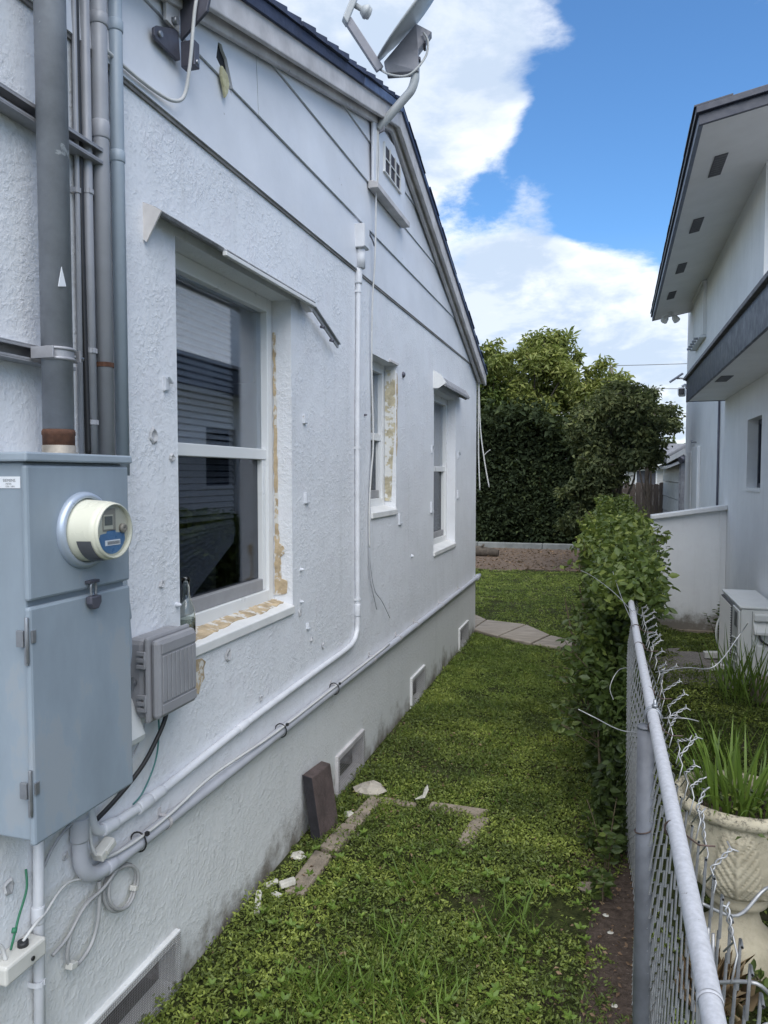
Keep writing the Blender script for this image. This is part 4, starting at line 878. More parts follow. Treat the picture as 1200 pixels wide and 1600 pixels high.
MB().tube(smooth_path([(-1.258, 7.455, 2.62), (-1.255, 7.46, 2.2), (-1.25, 7.46, 1.8), (-1.235, 7.46, 1.45)], 6), .007, 6).tube(smooth_path([(-1.25, 7.455, 2.55), (-1.235, 7.46, 2.1), (-1.19, 7.46, 1.75), (-1.14, 7.46, 1.48)], 6), .0065, 6).tube(smooth_path([(-1.20, 7.46, 1.80), (-1.16, 7.46, 1.84), (-1.13, 7.46, 1.86)], 4), .004, 5).build('sheath', M_cabw, t)
t = thing('cable', (-1.24, 4.05, 2.87), 'short black wire stub curling on the siding right of the junction box', 'cable')
MB().tube(smooth_path([(W + .02, 3.83, 2.93), (W + .024, 3.86, 2.90), (W + .024, 3.91, 2.885), (W + .02, 3.95, 2.87)], 5), .004, 6).build('sheath', M_darksteel, t)

# satellite dish
def sat():
    t = thing('satellite_dish', (-1.25, 3.96, 3.52), 'grey satellite dish on a bent pole mounted at the gable peak', 'satellite dish')
    MB().box(W + .02, W + .027, 3.925, 4.0, 3.455, 3.60).build('foot_plate', M_dishm, t, .002)
    MB().prism([(W + .027, 3.955, 3.58), (W + .027, 3.955, 3.47), (W + .075, 3.955, 3.49), (W + .08, 3.955, 3.56)], (0, .012, 0)).build('foot_bracket', M_dishm, t, .002)
    pole = smooth_path([(W + .035, 3.965, 3.505), (W + .10, 3.965, 3.565), (-1.085, 3.965, 3.645), (-1.045, 3.965, 3.685), (-1.025, 3.965, 3.735), (-1.022, 3.965, 3.77), (-1.022, 3.965, 3.835)], 6)
    MB().tube(pole, .0235, 16).build('pole', M_dish, t)
    N = Vector((-.60, -.42, .56)).normalized()
    left = Vector((-.957, -.289, 0)); upv = Vector((0, 0, 1))
    Bd = (left * .72 - upv * .70); Bd = (Bd - N * Bd.dot(N)).normalized()      # towards the dish's lower edge
    Sd = N.cross(Bd).normalized()
    Cn = Vector((-1.02, 3.95, 4.10)); a, b, dep = .315, .275, .05
    vs = []; fs = []; rings, seg = 7, 40
    for i in range(rings + 1):
        q = i / rings
        for k in range(seg):
            th = 2 * math.pi * k / seg
            vs.append(Cn + Bd * (a * q * math.cos(th)) + Sd * (b * q * math.sin(th)) - N * (dep * (1 - q * q)))
    for i in range(rings):
        for k in range(seg): fs.append((i * seg + k, i * seg + (k + 1) % seg, (i + 1) * seg + (k + 1) % seg, (i + 1) * seg + k))
    o = MB().add(vs, fs, True).build('reflector', M_dish, t)
    s_ = o.modifiers.new('thick', 'SOLIDIFY'); s_.thickness = .008; s_.offset = 0
    MB().tube([Cn + Bd * a * math.cos(2 * math.pi * k / seg) + Sd * b * math.sin(2 * math.pi * k / seg) - N * .004 for k in range(seg)], .008, 8, closed=True).build('rim', M_dish, t)
    top = Vector((-1.022, 3.965, 3.835))
    e0 = Cn + Bd * (a * 1.02) - N * .02
    bk = [e0 - N * .03, Cn + Bd * .06 - N * .06, Cn + Bd * .03 - N * .15, top + Vector((.02, 0, .04)), top + Vector((.02, 0, -.07)), e0 - N * .08 + Bd * .03]
    pn = (bk[1] - bk[0]).cross(bk[3] - bk[0]).normalized()
    MB().prism([p - pn * .028 for p in bk], pn * .056).build('bracket', M_dishm, t, .004)
    for q in (.35, .75): MB().tube([bk[2].lerp(bk[4], q) - pn * .031 - N * -.02, bk[2].lerp(bk[4], q) - pn * -.036 - N * -.02], .008, 8).build('bolt', M_darksteel, t)
    s0 = e0 - N * .03 + Bd * .035; ad = (N * .8 - left * .02 + upv * .28).normalized(); s1 = s0 + ad * .29
    MB().obox((s0 + s1) / 2, ad, Sd, ad.cross(Sd), .145, .016, .022).build('arm', M_dishm, t, .004)
    lu = (-Bd + upv * .7).normalized()
    lb_ = s1 + lu * .06 + ad * .012
    MB().obox(lb_, lu, ad, lu.cross(ad), .085, .02, .028).build('receiver', M_dish, t, .006)
    hd_ = lb_ + lu * .03 - ad * .02; hdir = (-N * .9 - Bd * .25).normalized()
    MB().lathe([(.014, 0), (.014, .035), (.020, .036), (.032, .055), (.036, .06), (.036, .072), (.031, .074), (.031, .082), (.026, .09), (.0005, .094)], hd_, hdir, 20, capt=False).build('feed_horn', M_dish, t)
    MB().tube(smooth_path([s0 + ad * .02 - Sd * .02, s0 + Vector((.06, 0, -.035)), s0.lerp(top, .6) + Vector((.05, -.02, -.07)), top + Vector((.06, -.02, -.0)), top + Vector((.075, -.02, .08)), top + Vector((.05, -.02, .13))], 6), .006, 7).build('cable', M_cabw, t)
sat()
def mount2():
    t = thing('dish_mount', (-1.25, 2.0, 2.9), 'dark steel antenna mount foot high on the near siding, a cable looped from it', 'bracket')
    MB().prism([(W + .018, y, z) for y, z in [(1.866, 2.845), (1.866, 2.866), (1.882, 2.880), (1.960, 2.915), (1.99, 2.94), (2.0, 2.845), (1.985, 2.835), (1.875, 2.838)]], (.010, 0, 0)).build('foot_plate', M_darksteel, t, .003)
    MB().prism([(W + .03, 1.995, 2.90), (W + .12, 1.995, 2.97), (W + .17, 1.995, 3.15), (W + .17, 1.995, 3.35), (W + .03, 1.995, 3.35)], (0, .012, 0)).build('side_plate', M_darksteel, t, .003)
    MB().box(W + .018, W + .03, 1.925, 1.994, 2.92, 3.4).build('back_plate', M_rake, t, .002)
    MB().box(W + .028, W + .075, 2.0, 2.03, 2.825, 2.90).build('toe', M_darksteel, t, .003)
    MB().tube([(W + .03, 1.96, 2.935), (W + .045, 1.96, 2.935)], .012, 6).build('bolt', M_steel, t); MB().tube([(W + .025, 1.890, 2.860), (W + .036, 1.890, 2.860)], .009, 6).build('bolt', M_steel, t); MB().tube([(W + .03, 2.015, 2.840), (W + .08, 2.015, 2.840)], .007, 6).build('bolt', M_steel, t)
    MB().tube(smooth_path([(W + .10, 2.0, 3.4), (W + .10, 1.995, 3.1), (W + .085, 1.985, 2.96), (W + .065, 1.99, 2.82), (W + .045, 1.99, 2.735), (W + .03, 1.955, 2.705), (W + .022, 1.88, 2.695), (W + .022, 1.78, 2.69), (W + .022, 1.64, 2.692)], 7), .0055, 8).build('cable', M_cabw, t)
mount2()

# ------------------------------------------------------------------ neighbour's house (right)
nb = thing('house', (3, 7, 0), 'pale grey two-storey house with dark navy roof edges, beyond the wire fence on the right', 'house')
AX, AY = 1.24, 8.92
wn_o = (6.86, 7.51, 1.49, 2.11)
mb = MB()
for (a, b, c, d) in ((1.6, 6.86, -.2, 2.78), (6.86, 7.51, -.2, 1.49), (6.86, 7.51, 2.11, 2.78), (7.51, AY, -.2, 2.78)):
    mb.add([(AX, a, c), (AX, b, c), (AX, b, d), (AX, a, d)], [(0, 3, 2, 1)])
a, b, c, d = wn_o; xi = AX + .09
mb.add([(AX, a, c), (AX, b, c), (AX, b, d), (AX, a, d), (xi, a, c), (xi, b, c), (xi, b, d), (xi, a, d)], [(0, 1, 5, 4), (1, 2, 6, 5), (2, 3, 7, 6), (3, 0, 4, 7)])
mb.add([(AX, AY, -.2), (8, AY, -.2), (8, AY, 2.78), (AX, AY, 2.78)], [(0, 3, 2, 1)])
mb.add([(AX, 1.6, -.2), (8, 1.6, -.2), (8, 1.6, 2.78), (AX, 1.6, 2.78)], [(0, 1, 2, 3)])
mb.build('lower_wall', M_rwall, nb)
wf = MB().box(xi + .0, xi + .03, a, a + .04, c, d).box(xi, xi + .03, b - .04, b, c, d).box(xi, xi + .03, a + .04, b - .04, c, c + .04).box(xi, xi + .03, a + .04, b - .04, d - .04, d).build('window', M_navyf, nb)
MB().box(xi + .015, xi + .02, a + .041, b - .041, c + .041, d - .041).build('pane', M_glassd, wf)
MB().box(xi + .031, xi + .05, a, b, c, d).build('blind', M_curtain, wf)
MB().box(AX - .012, AX - .0005, a - .01, b + .01, c - .03, c - .001).build('sill', M_rwall, wf)
BX, BY0, BY1 = 1.36, 7.62, 14.4
MB().box(BX, 8, BY0, BY1, -.25, 4.58).build('upper_wall', M_rwall, nb)
# lower roof: soffit, fascia, sloping top
EX = .84
MB().box(EX + .021, AX - .0005, 1.4, 8.935, 2.432, 2.445).build('soffit', M_soffit, nb)
MB().box(EX, EX + .02, 1.4, 8.95, 2.42, 2.665).build('fascia', M_navyf, nb, .003)
MB().box(EX + .0205, AX + .6, 8.937, 8.95, 2.425, 2.66).build('fascia', M_navyf, nb, .003)
MB().prism([(EX - .03, 1.35, 2.667), (EX - .03, 1.35, 2.70), (BX + 2., 1.35, 3.08), (BX + 2., 1.35, 3.04)], (0, 7.63, 0)).build('lower_roof', M_roofgrey, nb, .004)
MB().prism([(AX + .02, 8.96, 2.44), (AX + .02, 8.96, 2.46), (AX - .3, 8.96, 2.46), (AX - .3, 8.96, 2.44)], (0, .02, 0)).build('trim', M_navyf, nb)
MB().box(.905, 1.0, 6.75, 7.15, 2.428, 2.4315).build('soffit_vent', M_ventgrey, nb)
# upper roof: pitched up to the right, eave slightly out of square
def er(x): return .19 * (x - .63)
def epos(y): return .632 + (y - 6.3) * (.083 / 7.65)
def ezz(y): return 4.31 - .02 * (y - 6.3) / 7.65
def plate(y0, y1, off0, off1, zlo, zhi, x1=4.0):
    vs = []
    for y in (y0, y1):
        xa = epos(y) + off0; xb = x1 if off1 is None else epos(y) + off1
        for x in (xa, xb):
            for zo in (zlo, zhi): vs.append((x, y, ezz(y) + er(x) + zo))
    return vs, [(0, 1, 3, 2), (4, 6, 7, 5), (0, 4, 5, 1), (2, 3, 7, 6), (0, 2, 6, 4), (1, 5, 7, 3)]
MB().add(*plate(6.36, 13.93, .05, None, .02, .032)).build('upper_soffit', M_soffit, nb)
MB().add(*plate(6.345, 13.95, .012, .049, .012, .088)).build('upper_fascia', pm('slate_fascia', (.12, .14, .19), .5, 0, .1, 5), nb, .003)
MB().add(*plate(6.315, 6.344, .012, None, .005, .088)).build('upper_fascia', M_navyf, nb, .003)
MB().add(*plate(13.951, 13.97, .012, None, .012, .088)).build('upper_fascia', M_soffit, nb, .003)
MB().add(*plate(6.28, 13.99, -.01, None, .0885, .14)).build('upper_roof', M_navyf, nb, .004)
y = 6.28
while y < 13.9:
    MB().add(*plate(y, y + .31, -.022 - random.uniform(0, .006), .25, .1405, .152 + random.uniform(0, .008))).build('roof_tab', M_navyf, nb); y += .318
for yv in (7.33, 8.97, 10.72, 12.25):
    x0, x1 = .86, .968; l = .235
    vs = [(x, yy, ezz(yy) + er(x) + zo) for yy in (yv - l, yv + l) for x in (x0, x1) for zo in (.012, .0195)]
    sv = MB().add(vs, [(0, 1, 3, 2), (4, 6, 7, 5), (0, 4, 5, 1), (2, 3, 7, 6), (0, 2, 6, 4), (1, 5, 7, 3)]).build('soffit_vent', M_ventgrey, nb)
    for q in range(9):
        yq = yv - l + .025 + q * (2 * l - .05) / 8; vq = [(x, yy, ezz(yy) + er(x) + zo) for yy in (yq - .009, yq + .009) for x in (x0 + .01, x1 - .01) for zo in (.008, .0118)]
        MB().add(vq, [(0, 1, 3, 2), (4, 6, 7, 5), (0, 4, 5, 1), (2, 3, 7, 6), (0, 2, 6, 4), (1, 5, 7, 3)]).build('louvre', M_ventl, sv)
# shuttered window on the upper wall
sh = MB().box(BX - .07, BX, 11.75, 13.05, 4.40, 4.44).box(BX - .05, BX, 11.75, 11.82, 3.66, 4.40).box(BX - .05, BX, 12.98, 13.05, 3.66, 4.40).build('window', M_rwall, nb, .004)
for k in range(9): MB().prism([(BX - .012, 11.825 + k * .128, 3.70), (BX - .045, 11.86 + k * .128, 3.70), (BX - .045, 11.91 + k * .128, 3.70), (BX - .012, 11.948 + k * .128, 3.70)], (0, 0, .695)).build('shutter_panel', M_rwall, sh)
MB().box(BX - .09, BX, 11.75, 13.05, 3.62, 3.655).build('sill', M_soffit, sh, .004)
for k in range(5): MB().tube([(BX - .15, 11.95 + k * .24, 3.635), (BX - .0905, 11.95 + k * .24, 3.635)], .016, 8).build('bolt', M_steel, sh)
# panel and pipe low on the far wall
MB().box(BX - .05, BX - .0005, 12.1, 12.9, .9, 2.05).build('utility_panel', M_rwall, nb, .012)
MB().box(BX - .03, BX - .0005, 13.2, 13.6, .95, 2.0).build('utility_panel', M_rwall, nb, .012)
MB().tube([(BX - .02, 10.12, -.1), (BX - .02, 10.12, 2.6)], .014, 8).build('drain_pipe', M_darksteel, nb)
MB().tube([(BX - .02, 12.5, 2.12), (BX - .09, 12.5, 2.12), (BX - .09, 12.5, 2.16)], .012, 8).build('tap', M_steel, nb)

# flood light and camera
fl = thing('flood_light', (1.0, 13.6, 4.35), 'small twin-head flood light under the far end of the high soffit', 'light')
fz = ezz(13.6) + er(1.0) + .019
MB().lathe([(.05, 0), (.05, -.02), (.03, -.03)], (1.0, 13.6, fz), seg=16).build('base', M_rwall, fl)
for s_ in (-1, 1):
    MB().tube([(1.0, 13.6 , fz - .03), (1.0 + .05 * s_, 13.58, fz - .07)], .014, 8).lathe([(.02, 0), (.05, .05), (.06, .12), (.058, .125)], (1.0 + .045 * s_, 13.59, fz - .055), (.5 * s_, -.35, -.8), 16).build('lamp_head', M_rwall, fl)
sc_ = thing('security_camera', (.82, 8.97, 2.55), 'white security camera with a small solar panel at the end of the low dark fascia', 'camera')
MB().obox((.800, 9.02, 2.545), (1, -.2, 0), (.2, 1, -.1), (0, .1, 1), .038, .06, .045).build('housing', M_white, sc_, .015)
MB().obox((.790, 8.952, 2.545), (1, -.2, 0), (.2, 1, -.1), (0, .1, 1), .029, .010, .034).build('lens_face', M_black, sc_, .008)
MB().tube([(.85, 8.955, 2.60), (.83, 8.975, 2.62), (.80, 8.985, 2.60)], .016, 10).lathe([(.03, 0), (.03, .012)], (.858, 8.955, 2.60), (-.3, 1, 0), 14).build('mount', M_white, sc_)
MB().obox((.735, 8.96, 2.70), (.8, 0, .55), (0, 1, .2), (-.55, -.2, .8), .085, .06, .006).build('solar_panel', M_darksteel, sc_, .002)
MB().tube([(.85, 8.955, 2.66), (.80, 8.955, 2.69), (.74, 8.96, 2.694)], .010, 8).build('panel_arm', M_white, sc_)

# low screen wall with a sloping cap
sw = thing('screen_wall', (.87, 8.65, -.1), 'low white screen wall with a slanting cap, joined to the grey house', 'wall')
MB().prism([(.515, 8.62, -.2), (1.2385, 8.62, -.2), (1.2385, 8.62, 1.235), (.515, 8.62, 1.125)], (0, .09, 0)).build('panel', M_rwall, sw)
MB().prism([(.475, 8.56, 1.118), (1.2385, 8.56, 1.235), (1.2385, 8.56, 1.285), (.475, 8.56, 1.163)], (0, .22, 0)).build('cap', M_trimw, sw, .006)
MB().box(.50, .545, 8.60, 8.6195, -.2, 1.12).build('end_trim', M_trimw, sw, .003)
MB().box(1.17, 1.185, 8.606, 8.6195, -.2, 1.22).build('corner_trim', M_rwall, sw, .003)
MB().box(.56, 1.16, 8.585, 8.6195, -.2, -.085).build('footing', M_conc, sw, .004)

# air conditioner
ac = thing('air_conditioner', (1.08, 6.4, 0), 'beige outdoor air conditioner unit standing by the grey house wall', 'air conditioner')
ax0, ax1, ay0, ay1, az0, az1 = .965, 1.215, 5.93, 6.80, .10, .635
MB().box(ax0, ax1, ay0, ay1, az0, az1 - .0205).build('case', M_ac, ac, .010)
MB().box(ax0 - .010, ax1 + .004, ay0 - .008, ay1 + .008, az1 - .020, az1).build('top_panel', M_ac, ac, .008)
MB().box(ax0 - .018, ax0 - .0005, ay0 + .30, ay1 - .03, az0 + .02, az1 - .04).build('grille_back', M_acd, ac)
gsl = MB().box(-.006, 0, -.27, .27, -.0025, .0025).build('grille_slat', M_ac, ac, loc=(0, 0, 0))
base = WL[ac.name]; cy_ = (ay0 + .30 + ay1 - .03) / 2
for k in range(24):
    p = Vector((ax0 - .020, cy_, az0 + .03 + k * .0195)) - base
    if k == 0: gsl.location = p
    else: share(gsl, ac, p)
gst = MB().box(-.005, 0, -.002, .002, -.235, .235).build('grille_bar', M_ac, ac, loc=(0, 0, 0))
for k in range(20):
    p = Vector((ax0 - .026, ay0 + .31 + k * .0275, (az0 + az1) / 2 - .01)) - base
    if k == 0: gst.location = p
    else: share(gst, ac, p)
fp = MB().box(ax0 - .016, ax0 - .0005, ay0 + .008, ay0 + .285, az0 + .01, az1 - .035).build('front_panel', M_ac, ac, .010)
MB().box(ax0 - .0185, ax0 - .0165, ay0 + .06, ay0 + .17, .465, .575).build('rating_label', pm('grey_print', (.17, .17, .17), .5, 0, .5, 60), fp)
for z_ in (.19, .25, .31, .37): MB().obox((ax0 - .019, ay0 + .15, z_), (0, 1, -.12), (1, 0, 0), (0, .12, 1), .11, .004, .006).build('moulded_rib', M_ac, fp, .002)
MB().box(ax0 + .085, ax1 - .01, ay0 - .03, ay0 - .0005, .53, .585).build('handle', M_ac, ac, .010)
MB().prism([(ax0 + .085, ay0 - .0005, .525), (ax0 + .085, ay0 - .055, .455), (ax0 + .085, ay0 - .055, .435), (ax0 + .085, ay0 - .0005, .435)], (.155, 0, 0)).build('terminal_hood', M_ac, ac, .005)
MB().box(ax0 + .075, ax0 + .078, ay0 - .003, ay0 - .0005, .13, .60).build('seam', M_acd, ac)
MB().box(ax0 + .105, ax1 + .002, ay0 - .045, ay0 - .0005, .13, .36).build('valve_cover', M_ac, ac, .012)
MB().tube(smooth_path([(ax0 + .12, ay0 - .03, .432), (ax0 + .13, ay0 - .05, .40), (ax0 + .17, ay0 - .06, .37), (ax0 + .25, ay0 - .05, .35), (ax0 + .34, ay0 - .02, .36)], 6), .008, 8).build('power_cable', M_black, ac)
for yy in (5.99, 6.62):
    MB().box(ax0 - .03, ax1 + .03, yy, yy + .07, .035, .0995).build('foot', M_ac, ac, .006)
MB().tube(smooth_path([(ax0 + .1, ay1 + .01, .5), (ax0 - .02, ay1 + .06, .36), (ax0 - .04, ay1 + .03, .2), (ax0 + .02, ay1 + .1, .05)], 6), .009, 8).build('drain_hose', M_ac, ac)
for (x, y, a_) in ((.93, 6.87, .1), (.93, 6.42, -.1)):
    tag(MB().obox((x, y, .05), (1, a_, .04), (-a_, 1, 0), (-.04, 0, 1), .10, .035, .026).build('timber_block', M_offwh, bev=.004), 'pale timber block under the %s end of the air conditioner' % ('far' if y > 6.7 else 'near'), 'block', 'pale blocks in front of the air conditioner')
tag(MB().box(1.02, 1.5, 5.60, 5.86, 0, .14).build('plinth', M_conc, bev=.01), 'rough dark concrete plinth in front of the air conditioner end', 'concrete block')

# ------------------------------------------------------------------ chain-link fence
fe = thing('chain_link_fence', (.1, 3, 0), 'galvanised chain-link fence with a dented tubular top rail and torn wire ends', 'fence')
RX, RZ = .100, 1.095
rail = [(RX + .002 * math.sin(y * 2.1), y, RZ + .004 * math.sin(y * 1.3)) for y in np.linspace(.742, 8.3, 40)]
MB().tube(rail, .0116, 24, caps=False).build('top_rail', M_galv, fe)
MB().tube([(RX, -.6, RZ - .004), (RX + .001, .2, RZ - .002), (RX + .002, .741, RZ + .0015)], .0110, 22, caps=False).build('top_rail', M_galv, fe)
MB().lathe([(.0116, 0), (.0124, .002), (.0124, .010), (.0110, .011)], (RX + .002, .739, RZ + .0015), (0, 1, 0), 24, capb=False, capt=False).build('rail_sleeve', M_galv, fe)
for k, yp in enumerate((1.60, 4.6, 7.6)):
    MB().tube([(.086, yp, -.1), (.086, yp, .7), (.086, yp, 1.075)], .0172, 20).build('post', M_post, fe)
    MB().lathe([(.0180, 0), (.0180, .004), (.0005, .006)], (.086, yp, 1.0755), seg=20, capt=False).build('post_top', M_post, fe)
    mb = MB(); mb.tube([(RX + .0150 * math.cos(R(a_)), yp + .02, RZ + .0150 * math.sin(R(a_))) for a_ in range(0, 360, 20)], .0030, 6, closed=True).tube([(RX + .0150 * math.cos(R(a_)), yp + .035, RZ + .0150 * math.sin(R(a_))) for a_ in range(0, 360, 20)], .0030, 6, closed=True)
    mb.tube([(RX + .004, yp + .027, RZ + .011), (RX + .004, yp + .027, RZ + .034)], .0034, 8).lathe([(.0064, 0), (.0064, .006)], (RX + .004, yp + .027, RZ + .018), seg=6)
    mb.build('rail_clamp', M_steel, fe)
# woven fabric: each wire zigzags and hooks its neighbours
mb = MB(); dw = .047; hs = .0245; fx = .113
y = .35
def lean(z, yy): return .020 * math.sin(yy * 1.7 + .6) * min(1, max(0, z)) + (.05 * max(0, z - .98) * 2 if yy < 3.4 else 0) + .012 * math.sin(yy * 5 + z * 4)
while y < 8.2:
    pts = []; k = 0; z = .02
    top = 1.105 if y < 3.4 else 1.07
    while z < top:
        s_ = 1 if k % 2 else -1
        yy = y + s_ * dw * .60 + .006 * math.sin(z * 9 + y * 7)
        pts.append((fx + lean(z, yy) + s_ * .0065, yy, z)); z += hs; k += 1
    mb.tube(pts, .00185, 4, caps=False, smooth=True); y += dw
wf_ = mb.build('wire_mesh', M_wire, fe); wf_['kind'] = 'stuff'
# twisted raw ends above the rail
yy = .62; i = 0
while yy < 3.3:
    p0 = Vector((fx + .022 + random.uniform(-.004, .008), yy, 1.085)); ln = random.uniform(.018, .050)
    dv = Vector((random.uniform(.35, 1.1), random.uniform(-.5, .8), random.uniform(.25, .9))).normalized()
    if random.random() < .2: dv = Vector((random.uniform(-.3, .2), random.uniform(-.6, .3), 1)).normalized()
    sx = dv.orthogonal().normalized(); sy = dv.cross(sx)
    mb = MB()
    for ph in (0, math.pi):
        pp = [p0 + Vector((-.004, (-.028 if ph == 0 else .028), -.035)), p0 + Vector((.004, (-.012 if ph == 0 else .012), -.012))]
        for q in range(13):
            t_ = q / 12; aa_ = ph + t_ * 9.5
            pp.append(p0 + dv * (ln * t_) + (sx * math.cos(aa_) + sy * math.sin(aa_)) * .0022)
        pp.append(p0 + dv * ln + (sx * math.cos(ph) + sy * math.sin(ph)) * random.uniform(.005, .010) + dv * .005)
        mb.tube(pp, .0012, 5)
    mb.build('wire_barb', M_wire, fe)
    yy += dw * random.choice((1, 1, 1.4, 2)) * (1.6 if yy < 1.15 else 1.25 if yy < 1.9 else 1.5); i += 1
# unravelled strands
def strand(pts, r=.0013, mat=M_wire): MB().tube(smooth_path(pts, 6), r, 6).build('loose_strand', mat, fe)
strand([(.13, 2.05, 1.08), (.20, 2.0, 1.11), (.26, 1.95, 1.13), (.33, 2.05, 1.19), (.345, 2.02, 1.23)])
strand([(.12, 1.63, 1.09), (.16, 1.61, 1.10), (.19, 1.63, 1.09)])
strand([(.10, 1.62, 1.06), (.04, 1.66, 1.045), (-.02, 1.72, 1.05), (-.055, 1.72, 1.065)])
strand([(.10, 2.75, 1.11), (.03, 2.9, 1.16), (-.05, 3.1, 1.19), (-.10, 3.2, 1.20)])
strand([(.10, 2.45, 1.10), (.06, 2.9, 1.14), (.03, 3.2, 1.20)])
strand([(.11, 2.4, 1.0), (.05, 2.45, .98), (.02, 2.42, .93), (.03, 2.38, .90)])
strand([(.125, 1.0, 1.05), (.17, 1.02, 1.03), (.21, 1.06, 1.05), (.24, 1.04, 1.08)], .0022)
strand([(.125, .86, 1.04), (.16, .84, 1.06), (.19, .86, 1.03), (.205, .83, 1.09)], .0022)
strand([(.135, .80, 1.02), (.12, .84, .95), (.115, .83, .85), (.112, .86, .78), (.125, .80, .74)], .0022)
for dz in range(4): strand([(.116 + .004 * dz, .95 - .01 * dz, 1.06), (.112 + .004 * dz, .90 - .01 * dz, .8), (.116 + .003 * dz, .86, .55), (.112, .80, .3)], .0020)
for (yt, mat) in ((2.83, M_steel), (2.28, M_rwire), (1.80, M_rwire), (1.545, M_rwire), (1.10, M_rwire), (2.55, M_rwire)):
    tl_ = .02 * random.uniform(-1, 1)
    mb = MB(); mb.tube([(RX + .0131 * math.cos(R(a_)), yt + tl_ * math.cos(R(a_)), RZ + .0131 * math.sin(R(a_))) for a_ in range(0, 360, 18)], .0015, 6, closed=True)
    mb.tube([(RX + .0128, yt + tl_, RZ), (RX + .030, yt + tl_ - .01, RZ - .008), (RX + .05, yt + tl_ - .016, RZ - .004)], .0014, 6)
    mb.build('tie_wire', mat, fe)
mb = MB(); mb.tube([(.086 + .0190 * math.cos(R(a_)), 1.60 + .0190 * math.sin(R(a_)), .86 + .006 * math.cos(R(a_))) for a_ in range(0, 360, 20)], .0016, 6, closed=True); mb.build('tie_wire', M_rwire, fe)
mb = MB()                                   # scratch mark on the rail
def onrail(y, a_): return (RX + .0120 * math.cos(R(a_)), y, RZ + .0120 * math.sin(R(a_)))
for y_, a0, a1 in ((.985, 96, 78), (.975, 96, 84), (.962, 98, 76)): mb.tube([onrail(y_, a0), onrail(y_ - .002, (a0 + a1) / 2), onrail(y_ + .004, a1)], .0007, 4)
mb.tube([onrail(.962, 98), onrail(.986, 96)], .0007, 4); mb.build('scratch_mark', M_ink, fe)

# ------------------------------------------------------------------ urn with grass
UX, UY = .435, 2.63
ur = thing('garden_urn', (UX, UY, 0), 'mossy cream cast-stone garden urn with relief leaves behind the wire fence', 'planter')
prof = [(.150, .0), (.152, .03), (.138, .04), (.134, .065), (.110, .085), (.082, .115), (.070, .150), (.0685, .178), (.085, .190), (.096, .198), (.098, .212), (.090, .224), (.080, .228), (.105, .238), (.135, .265), (.156, .305), (.167, .36), (.173, .42), (.177, .47), (.181, .498), (.196, .506), (.205, .520), (.205, .534), (.196, .546), (.183, .548), (.176, .540), (.172, .50), (.165, .44)]
vs = []; seg = 192
for r, h in prof:
    for k in range(seg):
        th = 2 * math.pi * k / seg
        rr3 = r
        if .236 < h < .50 and r > .1:       # acanthus relief: six leaves with raised lobes
            u = ((th * 6 / (2 * math.pi)) + .15) % 1 - .5; v = (h - .236) / .25
            lf = max(0, 1 - abs(u) / (.46 * (1 - .35 * v)))
            rr3 += .010 * (lf ** .5) * (1 - v ** 3) * (.65 + .35 * math.sin(26 * (v + abs(u) * 1.4)))
            rr3 += .006 * max(0, 1 - abs(u) / .05) * (1 - v)
        if h > .50: rr3 += .003 * math.sin(th * 17) * math.sin(th * 5 + h * 40)
        vs.append((UX + rr3 * math.cos(th), UY + rr3 * math.sin(th), h))
# finer rings on the bowl so the relief reads
dense = []
for i in range(len(prof) - 1):
    (r0, h0), (r1, h1) = prof[i], prof[i + 1]
    st_ = 14 if h0 >= .228 and h1 <= .50 and r0 > .1 and h1 > h0 else 1
    for q in range(st_): dense.append((r0 + (r1 - r0) * q / st_, h0 + (h1 - h0) * q / st_))
dense.append(prof[-1]); vs = []
for r, h in dense:
    for k in range(seg):
        th = 2 * math.pi * k / seg; rr3 = r
        if .240 < h < .495 and r > .1 and h < .5:
            u = ((th * 6 / (2 * math.pi)) + .15) % 1 - .5; v = (h - .236) / .25
            edge = .47 * (1 - .55 * max(0, v - .25)) ; env = max(0, min(1, (1.02 - v) / .12)) * min(1, v / .08)
            lf = max(0, min(1, (edge - abs(u)) / .07))                   # leaf outline stands proud of the bowl
            vein = ((v - 1.25 * abs(u)) * 6.5) % 1.0
            rr3 += env * lf * (.011 - .010 * max(0, 1 - abs(vein - .5) / .16) * min(1, abs(u) / .06))
            rr3 += env * .008 * max(0, 1 - abs(u) / .045)
        if h > .505: rr3 += .002 * math.sin(th * 17) * math.sin(th * 5 + h * 40)
        vs.append((UX + rr3 * math.cos(th), UY + rr3 * math.sin(th), h))
m_ = len(dense)
MB().add(vs, [(i * seg + k, i * seg + (k + 1) % seg, (i + 1) * seg + (k + 1) % seg, (i + 1) * seg + k) for i in range(m_ - 1) for k in range(seg)], True).build('bowl', M_urn, ur)
MB().lathe([(.168, .47), (.0005, .50)], (UX, UY, 0), seg=32, capb=False, capt=False).build('soil', M_dirt, ur)
gr = thing('potted_grass', (UX, UY, .49), 'clump of long green grass blades growing out of the stone urn', 'plant')
def blade(L, wd, bend, n=6):
    vs = []; 
    for i in range(n + 1):
        t_ = i / n; a_ = bend * t_
        x = L * (math.sin(a_) / bend if bend else 0) * 1.0 if False else 0
        vs.append((t_, wd * (1 - t_ ** 2.2) * .5 + .0004))
    pts = []; x = z = 0
    for i in range(n + 1):
        t_ = i / n; a_ = bend * t_ ** 1.3
        hw = wd * .5 * (1 - t_ ** 2.5) + .0003
        pts += [(x, -hw, z + hw * .35), (x, 0, z), (x, hw, z + hw * .35)]
        x += L / n * math.sin(a_); z += L / n * math.cos(a_)
    fs = [(i * 3 + k, i * 3 + k + 1, i * 3 + k + 4, i * 3 + k + 3) for i in range(n) for k in (0, 1)]
    return pts, fs
protos = []
